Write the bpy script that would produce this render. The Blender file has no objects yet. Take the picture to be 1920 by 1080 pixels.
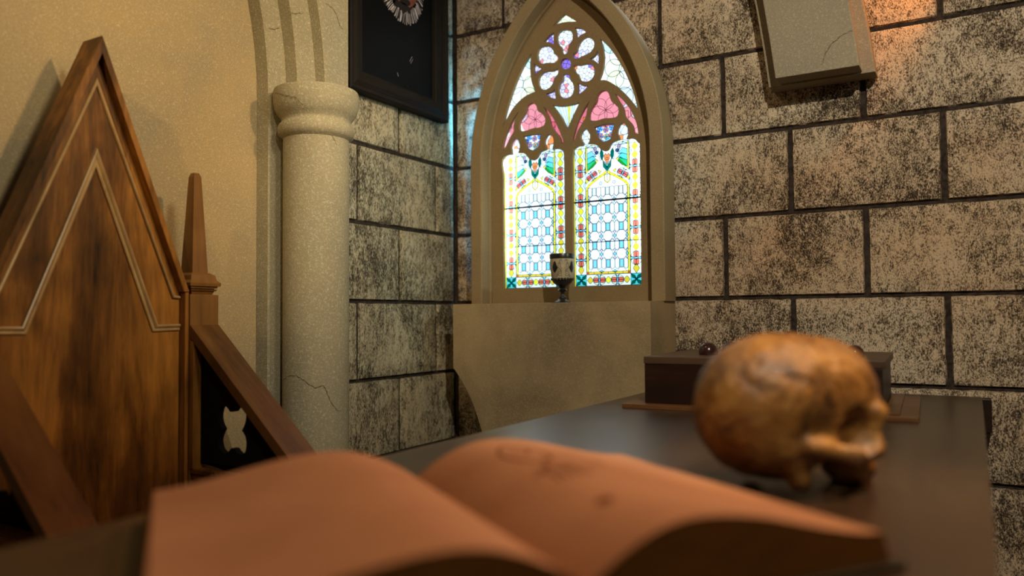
import bpy, bmesh, math, random
import numpy as np
from mathutils import Vector, Matrix, noise

# ------------------------------------------------------------------ camera, world, lights, exposure
S = bpy.context.scene
COL = S.collection
FPX, YAW, PITCH, ROLL = 1462.8, 0.534286, 0.0360165, 0.0078035
_f = Vector((-math.sin(YAW)*math.cos(PITCH), math.cos(YAW)*math.cos(PITCH), math.sin(PITCH)))
_r0 = Vector((math.cos(YAW), math.sin(YAW), 0)); _u0 = _r0.cross(_f)
_r = _r0*math.cos(ROLL) - _u0*math.sin(ROLL); _u = _r0*math.sin(ROLL) + _u0*math.cos(ROLL)
cam = bpy.data.cameras.new('camera'); camo = bpy.data.objects.new('camera', cam); COL.objects.link(camo)
camo.matrix_world = Matrix(((_r.x, _u.x, -_f.x, 0), (_r.y, _u.y, -_f.y, 0), (_r.z, _u.z, -_f.z, 0), (0, 0, 0, 1)))
cam.sensor_width = 36; cam.lens = 36*FPX/1920; cam.clip_start = 0.02
cam.dof.use_dof = True; cam.dof.focus_distance = 1.75; cam.dof.aperture_fstop = 1.9
S.camera = camo

def at(x, y, ax, val):
    """world point seen at photo pixel x, y on the plane where coordinate ax equals val"""
    d = _f*FPX + _r*(x-960) - _u*(y-540)
    return d*(val/d[ax])

W = bpy.data.worlds.new('world'); S.world = W; W.use_nodes = True
bg = W.node_tree.nodes['Background']; bg.inputs[0].default_value = (1.0, 0.72, 0.45, 1); bg.inputs[1].default_value = 0.06

S.view_settings.view_transform = 'Standard'; S.view_settings.look = 'None'
S.view_settings.exposure = 0.0; S.view_settings.gamma = 1.0
S.cycles.transparent_max_bounces = 24
S.cycles.caustics_reflective = False; S.cycles.caustics_refractive = False

def lamp(kind, name, loc, power, color, target=None, size=0.1, size_y=None, angle=1.2, blend=0.5):
    l = bpy.data.lights.new(name, kind); l.energy = power; l.color = color
    o = bpy.data.objects.new(name, l); COL.objects.link(o); o.location = loc
    if kind == 'AREA':
        l.size = size
        if size_y: l.shape = 'RECTANGLE'; l.size_y = size_y
    else: l.shadow_soft_size = size
    if kind == 'SPOT': l.spot_size = angle; l.spot_blend = blend
    if target is not None:
        o.rotation_euler = (Vector(target)-Vector(loc)).to_track_quat('-Z', 'Y').to_euler()
    return o
lamp('SPOT', 'key_spotlight', (0.28, 0.10, 1.12), 88, (1.0, 0.88, 0.66), (-0.42, 1.9, 0.12), 0.012, angle=1.30, blend=0.55)
lamp('SPOT', 'warm_spotlight', (0.45, 1.12, 1.00), 74, (1.0, 0.70, 0.34), (-1.35, 0.88, 0.62), 0.05, angle=0.98, blend=1.0)
lamp('SPOT', 'pale_spotlight', (0.60, 0.60, 1.30), 78, (1.0, 0.92, 0.66), (-1.35, 0.85, 0.62), 0.16, angle=0.88, blend=1.0)
lamp('SPOT', 'amber_spotlight', (0.40, 1.25, 0.55), 7, (1.0, 0.50, 0.12), (-0.13, 0.86, -0.10), 0.02, angle=0.45, blend=0.8)
lamp('SPOT', 'yellow_spotlight', (-0.55, -0.50, 1.00), 42, (1.0, 0.70, 0.28), (-1.32, 1.30, 0.45), 0.03, angle=0.55, blend=0.9)
lamp('SPOT', 'cool_spotlight', (0.85, 1.40, 0.75), 26, (0.78, 1.0, 0.86), (-1.18, 1.72, 0.40), 0.03, angle=0.62, blend=1.0)
lamp('SPOT', 'left_spotlight', (-0.95, 0.75, 1.25), 6, (1.0, 0.72, 0.38), (-0.8, 1.85, 0.1), 0.02, angle=1.5, blend=0.8)
lamp('SPOT', 'orange_spotlight', (0.03, 1.78, 0.86), 6.5, (1.0, 0.30, 0.03), (-0.155, 1.89, 0.66), 0.02, angle=0.85, blend=1.0)
lamp('SPOT', 'book_spotlight', (0.25, 0.95, 0.75), 38, (1.0, 0.54, 0.27), (-0.30, 0.6, -0.12), 0.04, angle=1.3, blend=0.9)
# the light box behind the stained glass and the cool strip hidden beside its frame
lamp('AREA', 'light_box_panel', (-0.929, 1.906, 0.475), 2.0, (0.90, 0.97, 1.0), (-0.929, 0, 0.475), 0.46, 0.82)
lamp('AREA', 'light_box_tube', (-1.137, 1.905, 0.31), 0.30, (0.95, 1.0, 1.0), (-1.135, 0, 0.31), 0.05, 0.32)
lamp('AREA', 'light_box_tube', (-0.722, 1.905, 0.31), 0.22, (0.95, 1.0, 1.0), (-0.722, 0, 0.31), 0.04, 0.32)
lamp('AREA', 'cool_strip_light', (-1.16, 1.9030, 0.36), 11, (0.10, 0.55, 1.0), (-1.4, 1.9060, 0.36), 0.005, 0.50)

# ------------------------------------------------------------------ node helpers
def mat(name, rough=0.7, spec=0.3):
    m = bpy.data.materials.new(name); m.use_nodes = True
    b = m.node_tree.nodes['Principled BSDF']
    b.inputs['Roughness'].default_value = rough; b.inputs['Specular IOR Level'].default_value = spec
    return m, m.node_tree, b
def nd(nt, t, **kw):
    n = nt.nodes.new(t)
    for k, v in kw.items():
        if k.startswith('i_'):
            key = k[2:]; n.inputs[int(key) if key.isdigit() else key].default_value = v
        else: setattr(n, k, v)
    return n
def coords(nt, scale=(1, 1, 1), rot=(0, 0, 0)):
    tc = nd(nt, 'ShaderNodeTexCoord'); mp = nd(nt, 'ShaderNodeMapping')
    mp.inputs['Scale'].default_value = scale; mp.inputs['Rotation'].default_value = rot
    nt.links.new(tc.outputs['Object'], mp.inputs['Vector']); return mp.outputs[0]
def noi(nt, vec, scale, detail=4, rough=0.6, dist=0.0):
    n = nd(nt, 'ShaderNodeTexNoise'); n.inputs['Scale'].default_value = scale; n.inputs['Detail'].default_value = detail
    n.inputs['Roughness'].default_value = rough; n.inputs['Distortion'].default_value = dist
    nt.links.new(vec, n.inputs['Vector']); return n.outputs[0]
def ramp(nt, fac, stops):
    r = nd(nt, 'ShaderNodeValToRGB'); e = r.color_ramp.elements
    while len(e) < len(stops): e.new(0.5)
    for i, (p, c) in enumerate(stops):
        e[i].position = p; e[i].color = (*c, 1) if not isinstance(c, float) else (c, c, c, 1)
    nt.links.new(fac, r.inputs[0]); return r.outputs[0]
def mth(nt, op, a, b=None, clamp=False):
    n = nd(nt, 'ShaderNodeMath', operation=op, use_clamp=clamp)
    for i, v in enumerate((a, b)):
        if v is None: continue
        if isinstance(v, (int, float)): n.inputs[i].default_value = v
        else: nt.links.new(v, n.inputs[i])
    return n.outputs[0]
def mix(nt, fac, a, b, mode='MIX'):
    n = nd(nt, 'ShaderNodeMix', data_type='RGBA', blend_type=mode)
    for key, v in ((0, fac), (6, a), (7, b)):
        if isinstance(v, (int, float)): n.inputs[key].default_value = v
        elif isinstance(v, tuple): n.inputs[key].default_value = (*v, 1)
        else: nt.links.new(v, n.inputs[key])
    return n.outputs[2]
def bump(nt, b, h, strength, dist=0.002):
    n = nd(nt, 'ShaderNodeBump'); n.inputs['Strength'].default_value = strength; n.inputs['Distance'].default_value = dist
    nt.links.new(h, n.inputs['Height']); nt.links.new(n.outputs[0], b.inputs['Normal'])

def block_material(name, stretch, light, brown):
    m, nt, b = mat(name, 0.62, 0.35)
    v = coords(nt, stretch); v0 = coords(nt)
    fine = noi(nt, v, 360, 3, 0.7); med = noi(nt, v, 75, 5, 0.75, 0.5); big = noi(nt, v0, 6.5, 5, 0.6, 0.5); hue = noi(nt, v0, 3.3, 3, 0.5)
    s = mth(nt, 'ADD', mth(nt, 'MULTIPLY', fine, 0.65), mth(nt, 'MULTIPLY', med, 0.45))
    s = mth(nt, 'ADD', s, mth(nt, 'MULTIPLY', mth(nt, 'SUBTRACT', big, 0.5), 0.40))
    base = ramp(nt, s, [(0.43, (0.024, 0.016, 0.011)), (0.505, brown), (0.55, tuple(0.55*q for q in light)), (0.63, light)])
    rust = ramp(nt, hue, [(0.45, 0.0), (0.72, 0.45)])
    nt.links.new(mix(nt, rust, base, mix(nt, 1.0, base, (0.85, 0.55, 0.30), 'MULTIPLY')), b.inputs['Base Color'])
    bump(nt, b, s, 1.0, 0.005); return m
M = {}
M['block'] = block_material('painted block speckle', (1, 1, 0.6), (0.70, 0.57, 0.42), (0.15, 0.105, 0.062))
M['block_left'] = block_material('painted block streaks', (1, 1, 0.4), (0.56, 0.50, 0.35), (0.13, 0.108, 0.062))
m, nt, b = mat('dark mortar', 0.85, 0.1); v = coords(nt); n_ = noi(nt, v, 90, 4)
nt.links.new(ramp(nt, n_, [(0.3, (0.018, 0.013, 0.011)), (0.75, (0.065, 0.05, 0.042))]), b.inputs['Base Color']); bump(nt, b, n_, 0.6); M['mortar'] = m

def stone(name, c1, c2, c3, fscale=140, bs=0.35, rough=0.75):
    m, nt, b = mat(name, rough, 0.25); v = coords(nt)
    fine = noi(nt, v, fscale, 4, 0.7, 0.8); big = noi(nt, v, 5, 5, 0.6, 0.4)
    col = mix(nt, ramp(nt, big, [(0.35, 0.0), (0.68, 1.0)]), c1, c2)
    col = mix(nt, ramp(nt, fine, [(0.50, 0.0), (0.70, 0.75)]), col, c3)
    nt.links.new(col, b.inputs['Base Color']); bump(nt, b, fine, bs, 0.002); return m
M['plaster'] = stone('sandy plaster', (0.42, 0.305, 0.16), (0.33, 0.265, 0.17), (0.60, 0.47, 0.28), 260, 0.9)
M['column'] = stone('cast column stone', (0.32, 0.275, 0.18), (0.25, 0.225, 0.155), (0.56, 0.51, 0.39), 230, 0.7)
M['frame_stone'] = stone('brown window stone', (0.29, 0.21, 0.112), (0.23, 0.165, 0.09), (0.37, 0.275, 0.16), 260, 0.3)
M['field_stone'] = stone('dark tracery stone', (0.27, 0.19, 0.095), (0.22, 0.15, 0.075), (0.33, 0.24, 0.13), 260, 0.3)
M['panel_stone'] = stone('worn ledge stone', (0.38, 0.28, 0.155), (0.23, 0.17, 0.10), (0.44, 0.34, 0.205), 200, 0.3)
M['grey_stone'] = stone('grey rib stone', (0.29, 0.24, 0.165), (0.24, 0.205, 0.15), (0.45, 0.39, 0.29), 220, 0.6)
M['crack'] = mat('crack line', 0.9, 0.1)[0]; M['crack'].node_tree.nodes['Principled BSDF'].inputs['Base Color'].default_value = (0.15, 0.115, 0.07, 1)

def wood(name, c1, c2, c3, stretch=(1, 1, 0.12), scale=18, rough=0.42, spec=0.4):
    m, nt, b = mat(name, rough, spec); v = coords(nt, stretch); v0 = coords(nt)
    g = noi(nt, v, scale, 6, 0.65, 0.6); fg = noi(nt, v, scale*7, 4, 0.7); big = noi(nt, v0, 5, 4, 0.5, 0.6)
    s = mth(nt, 'ADD', mth(nt, 'MULTIPLY', g, 0.6), mth(nt, 'ADD', mth(nt, 'MULTIPLY', fg, 0.2), mth(nt, 'MULTIPLY', big, 0.35)))
    nt.links.new(ramp(nt, s, [(0.42, c1), (0.56, c2), (0.74, c3)]), b.inputs['Base Color'])
    bump(nt, b, fg, 0.15, 0.001); return m
M['chair_wood'] = wood('stained chair wood', (0.010, 0.004, 0.0015), (0.12, 0.046, 0.009), (0.38, 0.160, 0.030), scale=16, rough=0.45, spec=0.22)
M['arm_wood'] = wood('reddish arm wood', (0.05, 0.018, 0.005), (0.115, 0.046, 0.011), (0.18, 0.078, 0.019), (0.25, 1, 0.25))
M['post_wood'] = wood('golden post wood', (0.11, 0.044, 0.010), (0.18, 0.078, 0.018), (0.26, 0.12, 0.032), (1, 1, 0.15))
M['mould_wood'] = wood('rubbed moulding wood', (0.17, 0.095, 0.036), (0.31, 0.185, 0.078), (0.43, 0.28, 0.13), (1, 1, 0.5), rough=0.32)
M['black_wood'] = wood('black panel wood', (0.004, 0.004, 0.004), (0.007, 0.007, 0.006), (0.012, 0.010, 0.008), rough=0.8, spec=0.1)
M['table_wood'] = wood('dark table top', (0.022, 0.012, 0.006), (0.036, 0.020, 0.010), (0.062, 0.036, 0.018), (1, 0.15, 1), 14, rough=0.34, spec=0.9)
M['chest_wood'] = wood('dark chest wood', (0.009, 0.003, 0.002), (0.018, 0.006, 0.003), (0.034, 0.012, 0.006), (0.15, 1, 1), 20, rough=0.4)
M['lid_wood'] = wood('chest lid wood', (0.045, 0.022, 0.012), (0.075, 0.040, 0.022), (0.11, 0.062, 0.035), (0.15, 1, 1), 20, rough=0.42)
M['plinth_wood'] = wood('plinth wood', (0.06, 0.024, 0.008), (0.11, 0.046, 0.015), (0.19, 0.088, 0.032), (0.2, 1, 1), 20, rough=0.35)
_b = M['table_wood'].node_tree.nodes['Principled BSDF']; _b.inputs['Coat Weight'].default_value = 0.25; _b.inputs['Coat Roughness'].default_value = 0.42
def plain(name, c, rough=0.5, spec=0.4, metal=0.0, var=0.25, scale=60):
    m, nt, b = mat(name, rough, spec); b.inputs['Metallic'].default_value = metal
    n = noi(nt, coords(nt), scale, 3)
    nt.links.new(ramp(nt, n, [(0.3, tuple(q*(1-var) for q in c)), (0.7, tuple(q*(1+var) for q in c))]), b.inputs['Base Color']); return m
M['knob'] = plain('dark polished knob', (0.030, 0.010, 0.010), 0.18, 0.6)
M['frame_dark'] = plain('black picture frame', (0.011, 0.008, 0.006), 0.6, 0.12)
M['canvas'] = plain('black canvas', (0.0015, 0.002, 0.0025), 0.55, 0.12)
M['white_paint'] = plain('white brush strokes', (0.62, 0.54, 0.56), 0.7)
M['red_paint'] = plain('red brown paint', (0.20, 0.055, 0.035), 0.7, var=0.6, scale=40)
M['dark_paint'] = plain('near black paint', (0.012, 0.006, 0.006), 0.7)
M['pewter'] = plain('dark pewter', (0.035, 0.033, 0.032), 0.30, 0.6, 0.5)
M['cream'] = plain('cream goblet body', (0.40, 0.33, 0.22), 0.5, 0.4)
M['ink'] = plain('ink line', (0.02, 0.015, 0.012), 0.8)
M['sepia'] = plain('sepia ink', (0.22, 0.095, 0.045), 0.9, 0.1)
M['cover'] = plain('green black leather', (0.020, 0.022, 0.014), 0.5)
M['pages_edge'] = wood('page edges', (0.20, 0.10, 0.025), (0.32, 0.165, 0.045), (0.44, 0.24, 0.075), (1, 1, 14), 30, rough=0.85, spec=0.1)
m, nt, b = mat('aged paper', 0.8, 0.15); v = coords(nt); n1 = noi(nt, v, 9, 4, 0.6)
nt.links.new(ramp(nt, n1, [(0.3, (0.44, 0.245, 0.15)), (0.7, (0.54, 0.315, 0.20))]), b.inputs['Base Color']); M['paper'] = m
m, nt, b = mat('old bone', 0.42, 0.45); v = coords(nt); n1 = noi(nt, v, 26, 6, 0.7, 0.7); n2 = noi(nt, v, 9, 3, 0.5, 0.3)
c = ramp(nt, n1, [(0.34, (0.035, 0.014, 0.004)), (0.48, (0.18, 0.080, 0.016)), (0.68, (0.36, 0.185, 0.048))])
nt.links.new(mix(nt, ramp(nt, n2, [(0.52, 0.0), (0.66, 0.55)]), c, (0.20, 0.125, 0.085)), b.inputs['Base Color']); bump(nt, b, n1, 0.8, 0.004); M['bone'] = m
M['tooth'] = plain('stained tooth', (0.30, 0.16, 0.05), 0.4)
M['floor'] = stone('dark stone floor', (0.05, 0.04, 0.03), (0.07, 0.055, 0.04), (0.10, 0.08, 0.06), 60, 0.4)
def film(name, c):
    m = bpy.data.materials.new(name); m.use_nodes = True; nt = m.node_tree; nt.nodes.clear()
    o = nd(nt, 'ShaderNodeOutputMaterial'); t = nd(nt, 'ShaderNodeBsdfTransparent')
    t.inputs[0].default_value = (*c, 1); nt.links.new(t.outputs[0], o.inputs[0]); return m
GL = dict(white=(0.93, 0.97, 1.0), aqua=(0.62, 0.90, 0.92), ice=(0.72, 0.88, 1.0), sky=(0.20, 0.62, 0.92), blue=(0.07, 0.20, 0.75),
          deep=(0.03, 0.10, 0.38), red=(0.98, 0.15, 0.13), orange=(0.85, 0.26, 0.08), yellow=(0.95, 0.84, 0.04), gold=(0.80, 0.56, 0.03),
          green=(0.02, 0.50, 0.20), forest=(0.0, 0.16, 0.11), teal=(0.10, 0.62, 0.60), pink=(0.66, 0.15, 0.20), rose=(0.80, 0.26, 0.31),
          lilac=(0.66, 0.60, 0.92), violet=(0.26, 0.16, 0.66), olive=(0.84, 0.86, 0.62), pale=(0.80, 0.93, 1.0), cream=(0.88, 0.95, 0.70), mauve=(0.40, 0.25, 0.45),
          lead=(0.012, 0.065, 0.085), red_lead=(0.10, 0.03, 0.10), slate=(0.03, 0.08, 0.20))
for k, c in GL.items(): M['g_'+k] = film('glass '+k, c)
m = bpy.data.materials.new('opal diffuser'); m.use_nodes = True; nt = m.node_tree; nt.nodes.clear()
o = nd(nt, 'ShaderNodeOutputMaterial'); t = nd(nt, 'ShaderNodeBsdfTranslucent'); t.inputs[0].default_value = (0.9, 0.93, 0.95, 1); nt.links.new(t.outputs[0], o.inputs[0]); M['opal'] = m

# ------------------------------------------------------------------ mesh helpers
def link(name, me, mats, parent=None, smooth=None):
    for q in (mats if isinstance(mats, list) else [mats]): me.materials.append(q)
    o = bpy.data.objects.new(name, me); COL.objects.link(o)
    if parent is not None:
        o.parent = parent; o.matrix_parent_inverse = Matrix.Translation(-parent.location) if parent.type == 'EMPTY' else Matrix()
    if smooth is not None:
        me.polygons.foreach_set('use_smooth', [True]*len(me.polygons))
        if smooth < 180:
            try: me.set_sharp_from_angle(angle=math.radians(smooth))
            except Exception: pass
    return o
def build(name, bm, mats, parent=None, smooth=None, recalc=True):
    if recalc: bmesh.ops.recalc_face_normals(bm, faces=bm.faces)
    me = bpy.data.meshes.new(name); bm.to_mesh(me); bm.free(); return link(name, me, mats, parent, smooth)
def empty(name, loc, label=None, cat=None, kind=None, group=None):
    o = bpy.data.objects.new(name, None); COL.objects.link(o); o.location = loc; o.empty_display_size = 0.05
    if label: o['label'] = label
    if cat: o['category'] = cat
    if kind: o['kind'] = kind
    if group: o['group'] = group
    bpy.context.view_layer.update(); return o
def tag(o, label=None, cat=None, kind=None):
    if label: o['label'] = label
    if cat: o['category'] = cat
    if kind: o['kind'] = kind
    return o
def box(bm, lo, hi, bev=0.0, rot=None, piv=None, mi=0):
    vs = [bm.verts.new((x, y, z)) for x in (lo[0], hi[0]) for y in (lo[1], hi[1]) for z in (lo[2], hi[2])]
    fs = [bm.faces.new([vs[i] for i in q]) for q in ((0, 1, 3, 2), (4, 6, 7, 5), (0, 4, 5, 1), (2, 3, 7, 6), (0, 2, 6, 4), (1, 5, 7, 3))]
    for f in fs: f.material_index = mi
    es = list({e for f in fs for e in f.edges})
    if bev:
        r = bmesh.ops.bevel(bm, geom=es+vs, offset=bev, segments=2, profile=0.6, affect='EDGES', clamp_overlap=True)
        vs = list({v for f in r['faces'] for v in f.verts} | {v for v in vs if v.is_valid})
    if rot is not None:
        bmesh.ops.rotate(bm, cent=piv, matrix=rot, verts=vs)
    return vs
def prism(bm, pts, fn0, fn1, bev=0.0, mi=0):
    """polygon pts (2D) placed by fn0 and fn1 as its two faces"""
    a = [bm.verts.new(fn0(*p)) for p in pts]; b_ = [bm.verts.new(fn1(*p)) for p in pts]; n = len(pts)
    fs = [bm.faces.new(a), bm.faces.new(b_[::-1])]
    for i in range(n): fs.append(bm.faces.new((a[i], b_[i], b_[(i+1) % n], a[(i+1) % n])))
    for f in fs: f.material_index = mi
    if bev: bmesh.ops.bevel(bm, geom=list({e for f in fs for e in f.edges}), offset=bev, segments=2, profile=0.6, affect='EDGES')
def lathe(bm, prof, c, seg=48, mi=0):
    rings = []
    for r, z in prof:
        rings.append([bm.verts.new((c[0]+r*math.cos(2*math.pi*i/seg), c[1]+r*math.sin(2*math.pi*i/seg), c[2]+z)) for i in range(seg)] if r > 1e-5 else [bm.verts.new((c[0], c[1], c[2]+z))])
    for a, b_ in zip(rings, rings[1:]):
        for i in range(seg):
            j = (i+1) % seg
            if len(a) == 1 and len(b_) == 1: continue
            q = [a[0], b_[j], b_[i]] if len(a) == 1 else ([a[i], a[j], b_[0]] if len(b_) == 1 else [a[i], a[j], b_[j], b_[i]])
            f = bm.faces.new(q); f.material_index = mi
def tube(bm, pts, r, seg=6, mi=0, closed=False):
    pts = [Vector(p) for p in pts]; n = len(pts); rings = []
    for i, p in enumerate(pts):
        t = (pts[(i+1) % n]-pts[i-1]) if closed or 0 < i < n-1 else (pts[1]-pts[0] if i == 0 else pts[-1]-pts[-2])
        t.normalize(); a = t.cross(Vector((0, 0, 1)));
        if a.length < 1e-3: a = t.cross(Vector((1, 0, 0)))
        a.normalize(); b_ = t.cross(a)
        rr = r[i] if isinstance(r, (list, tuple)) else r
        rings.append([bm.verts.new(p+rr*(math.cos(2*math.pi*k/seg)*a+math.sin(2*math.pi*k/seg)*b_)) for k in range(seg)])
    for i in range(n if closed else n-1):
        A, B = rings[i], rings[(i+1) % n]
        for k in range(seg): f = bm.faces.new((A[k], A[(k+1) % seg], B[(k+1) % seg], B[k])); f.material_index = mi
    if not closed:
        for R_ in (rings[0][::-1], rings[-1]): bm.faces.new(R_).material_index = mi
def catmull(pts, closed=True, sub=5):
    """smooth loop; points with a third entry are corners"""
    n = len(pts); out = []
    for i in range(n if closed else n-1):
        p1, p2 = pts[i], pts[(i+1) % n]
        p0 = p1 if len(p1) > 2 else pts[i-1] if (closed or i) else p1
        p3 = p2 if len(p2) > 2 else pts[(i+2) % n] if (closed or i+2 < n) else p2
        for k in range(sub):
            t = k/sub
            out.append(tuple(0.5*((2*p1[a])+(-p0[a]+p2[a])*t+(2*p0[a]-5*p1[a]+4*p2[a]-p3[a])*t*t+(-p0[a]+3*p1[a]-3*p2[a]+p3[a])*t**3) for a in (0, 1)))
    return out

# ------------------------------------------------------------------ setting: floor and walls
YB, XL, XP = 1.909, -1.324, -1.401           # back wall, left block wall, plaster recess
ZF = -0.925; ZK = 0.84                        # floor level (eye is 0), joint 0 level
bm = bmesh.new(); box(bm, (-1.6, -0.9, ZF-0.05), (1.3, 2.1, ZF)); tag(build('floor', bm, M['floor']), kind='structure')

def block_face(bm, u0, u1, z0, z1, place, depth=0.012, seed=0):
    """a worn block: front grid with rounded jittered borders, place(u, z, d) with d out of the wall"""
    nu = max(2, int((u1-u0)/0.012)); nz = max(2, int((z1-z0)/0.012)); g = []
    gap = 0.0052
    for i in range(nu+1):
        row = []
        for j in range(nz+1):
            fi = 0.22 if i == 1 else nu-0.22 if i == nu-1 else i; fj = 0.22 if j == 1 else nz-0.22 if j == nz-1 else j
            u = u0+gap+(u1-u0-2*gap)*fi/nu; z = z0+gap*0.75+(z1-z0-1.5*gap)*fj/nz
            eu = min(i, nu-i); ez = min(j, nz-j)
            nv = noise.noise(Vector((u*45, z*45, seed*7.1))); nw = noise.noise(Vector((u*11, z*11, seed*3.7)))
            if eu == 0: u += (0.0022*nv)*(1 if i else -1)
            if ez == 0: z += (0.0022*nv)
            d = -depth if (eu == 0 or ez == 0) else (-0.0025 if (eu == 1 or ez == 1) else 0.0) + 0.0014*nv+0.0016*nw
            row.append(bm.verts.new(place(u, z, d)))
        g.append(row)
    for i in range(nu):
        for j in range(nz): bm.faces.new((g[i][j], g[i+1][j], g[i+1][j+1], g[i][j+1]))
bm = bmesh.new(); XMAX = 1.2
for k in range(-5, 9):
    z1 = ZK-0.2*k; z0 = max(z1-0.2, ZF)
    off = -0.048 if k % 2 == 0 else -0.2045
    us = [XL]+[off+0.3175*n for n in range(-5, 6) if XL+0.03 < off+0.3175*n < XMAX]+[XMAX]
    for a, b_ in zip(us, us[1:]): block_face(bm, a, b_, z0, z1, lambda u, z, d: (u, YB-d, z), seed=k+int(a*30))
nf = len(bm.faces)
box(bm, (XL-0.1, YB+0.010, ZF), (XMAX, YB+0.06, 1.84), mi=1)
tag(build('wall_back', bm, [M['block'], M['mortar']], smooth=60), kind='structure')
bm = bmesh.new(); Y0 = 1.36
for k in range(-5, 9):
    z1 = ZK-0.2*k; z0 = max(z1-0.2, ZF)
    off = 1.486 if k % 2 == 0 else 1.652
    us = [Y0]+[off+0.332*n for n in range(-1, 3) if Y0+0.03 < off+0.332*n < YB-0.03]+[YB]
    for a, b_ in zip(us, us[1:]): block_face(bm, a, b_, z0, z1, lambda u, z, d: (XL+d, u, z), seed=50+k+int(a*30))
box(bm, (XL-0.06, Y0, ZF), (XL-0.010, YB+0.05, 1.84), mi=1)
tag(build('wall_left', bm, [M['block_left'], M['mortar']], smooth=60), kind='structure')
bm = bmesh.new(); box(bm, (XP-0.06, -0.75, ZF), (XP, 1.36, 1.84)); tag(build('wall_recess', bm, M['plaster']), kind='structure')

# ------------------------------------------------------------------ stepped stone arch and its column
YC, ZS = 0.33, 0.50
prof = [(-1.28, 1.005), (-1.28, 0.999), (-1.284, 0.995), (-1.313, 0.995), (-1.317, 0.991), (-1.317, 0.948), (-1.321, 0.944), (-1.356, 0.944), (-1.360, 0.940), (-1.360, 0.901), (-1.364, 0.897), (-1.405, 0.897)]
bm = bmesh.new(); path = [(0.0, ZF)]
stations = [('j', ZF, 1)]+[('j', z, 1) for z in (-0.5, 0.0)]+[('a', t*math.pi/48, 0) for t in range(49)]+[('j', z, -1) for z in (0.0, ZF)]
rows = []
for kind, val, sgn in stations:
    row = []
    for x, R_ in prof:
        if kind == 'j': row.append(bm.verts.new((x, YC+sgn*R_, val)))
        else: row.append(bm.verts.new((x, YC+R_*math.cos(val), ZS+R_*math.sin(val))))
    rows.append(row)
for a, b_ in zip(rows, rows[1:]):
    for i in range(len(prof)-1): bm.faces.new((a[i], a[i+1], b_[i+1], b_[i]))
# flat face around the arch (spandrel) up to the wall edge
arc = [(YC+1.005*math.cos(t*math.pi/48), ZS+1.005*math.sin(t*math.pi/48)) for t in range(49)]
YE = 1.398
top = 1.84
outer = []
for t in range(49):
    if t <= 12: outer.append((YE, ZS+(top-ZS)*t/12))
    elif t < 36: outer.append((YE+(YC*2-YE-YE)*(t-12)/24, top))
    else: outer.append((2*YC-YE, top-(top-ZS)*(t-36)/12))
ia = [bm.verts.new((-1.2800, y, z)) for y, z in arc]; oa = [bm.verts.new((-1.2800, y, z)) for y, z in outer]
ob = [bm.verts.new((-1.3225, y, z)) for y, z in outer]
for i in range(48):
    bm.faces.new((ia[i], ia[i+1], oa[i+1], oa[i])); bm.faces.new((oa[i], oa[i+1], ob[i+1], ob[i]))
for s in (1, -1):
    ya, yb = YC+s*1.005, YC+s*(YE-YC)
    box(bm, (-1.3225, min(ya, yb), ZF), (-1.28, max(ya, yb), ZS))
def ribbon(bm, pts, w, mi=1):
    """thin strip following 3D points (with normals) used for a crack"""
    L = []
    for i, (p, n) in enumerate(pts):
        p = Vector(p); n = Vector(n); q = Vector(pts[min(i+1, len(pts)-1)][0])-Vector(pts[max(i-1, 0)][0])
        s = n.cross(q).normalized()*w*(0.35+0.65*math.sin(math.pi*(i+0.5)/len(pts)))*(0.8+0.5*math.sin(i*2.3))
        L.append((bm.verts.new(p+n*0.0004-s), bm.verts.new(p+n*0.0004+s)))
    for a, b_ in zip(L, L[1:]): f = bm.faces.new((a[0], b_[0], b_[1], a[1])); f.material_index = mi
def jag(pix, sub=4, amp=1.2, seed=1):
    rnd = random.Random(seed); out = []
    for (a, b_) in zip(pix, pix[1:]):
        for k in range(sub): out.append((a[0]+(b_[0]-a[0])*k/sub+rnd.uniform(-amp, amp), a[1]+(b_[1]-a[1])*k/sub+rnd.uniform(-amp, amp)))
    return out+[pix[-1]]
ribbon(bm, [(at(x, y, 0, -1.2797), (1, 0, 0)) for x, y in jag([(611, 6), (622, 14), (632, 30), (636, 48), (644, 55)], seed=3)], 0.0009)
ribbon(bm, [(at(x, y, 0, -1.3167), (1, 0, 0)) for x, y in jag([(545, 24), (556, 26), (568, 24)], seed=4)], 0.0011)
ribbon(bm, [(at(x, y, 0, -1.3597), (1, 0, 0)) for x, y in jag([(503, 52), (514, 55), (526, 52)], seed=5)], 0.0011)
arch = build('stone_arch', bm, [M['column'], M['crack']], recalc=False)
tag(arch, 'stepped pale stone arch framing the plaster recess behind the column', 'arch')

cx, cy, cr = -1.285, 1.298, 0.0735
colm = empty('stone_column', (cx, cy, ZF), 'round pale stone column with a moulded capital, cracked low on its shaft', 'column')
def on_cyl(x, y, r):
    d = _f*FPX + _r*(x-960) - _u*(y-540)
    a = d.x**2+d.y**2; b2 = -(d.x*cx+d.y*cy); c2 = cx*cx+cy*cy-r*r
    t = (-b2-math.sqrt(max(b2*b2-a*c2, 0)))/a; p = d*t; n = Vector((p.x-cx, p.y-cy, 0)).normalized(); return p, n
bm = bmesh.new(); lathe(bm, [(0.10, 0), (0.10, 0.04), (0.085, 0.06), (0.0735, 0.08), (0.0735, 1.34)], (cx, cy, ZF), 64)
ribbon(bm, [on_cyl(x, y, cr) for x, y in jag([(532, 711), (545, 704), (557, 705), (570, 712), (582, 723), (592, 727), (606, 722), (613, 735), (620, 752), (630, 768), (640, 772)], seed=8)], 0.0012)
ribbon(bm, [on_cyl(x, y, cr) for x, y in jag([(612, 236), (618, 250), (625, 258), (632, 272)], seed=9)], 0.0009)
build('shaft', bm, [M['column'], M['crack']], colm, 50, recalc=False)
zc = 0.415
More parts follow.
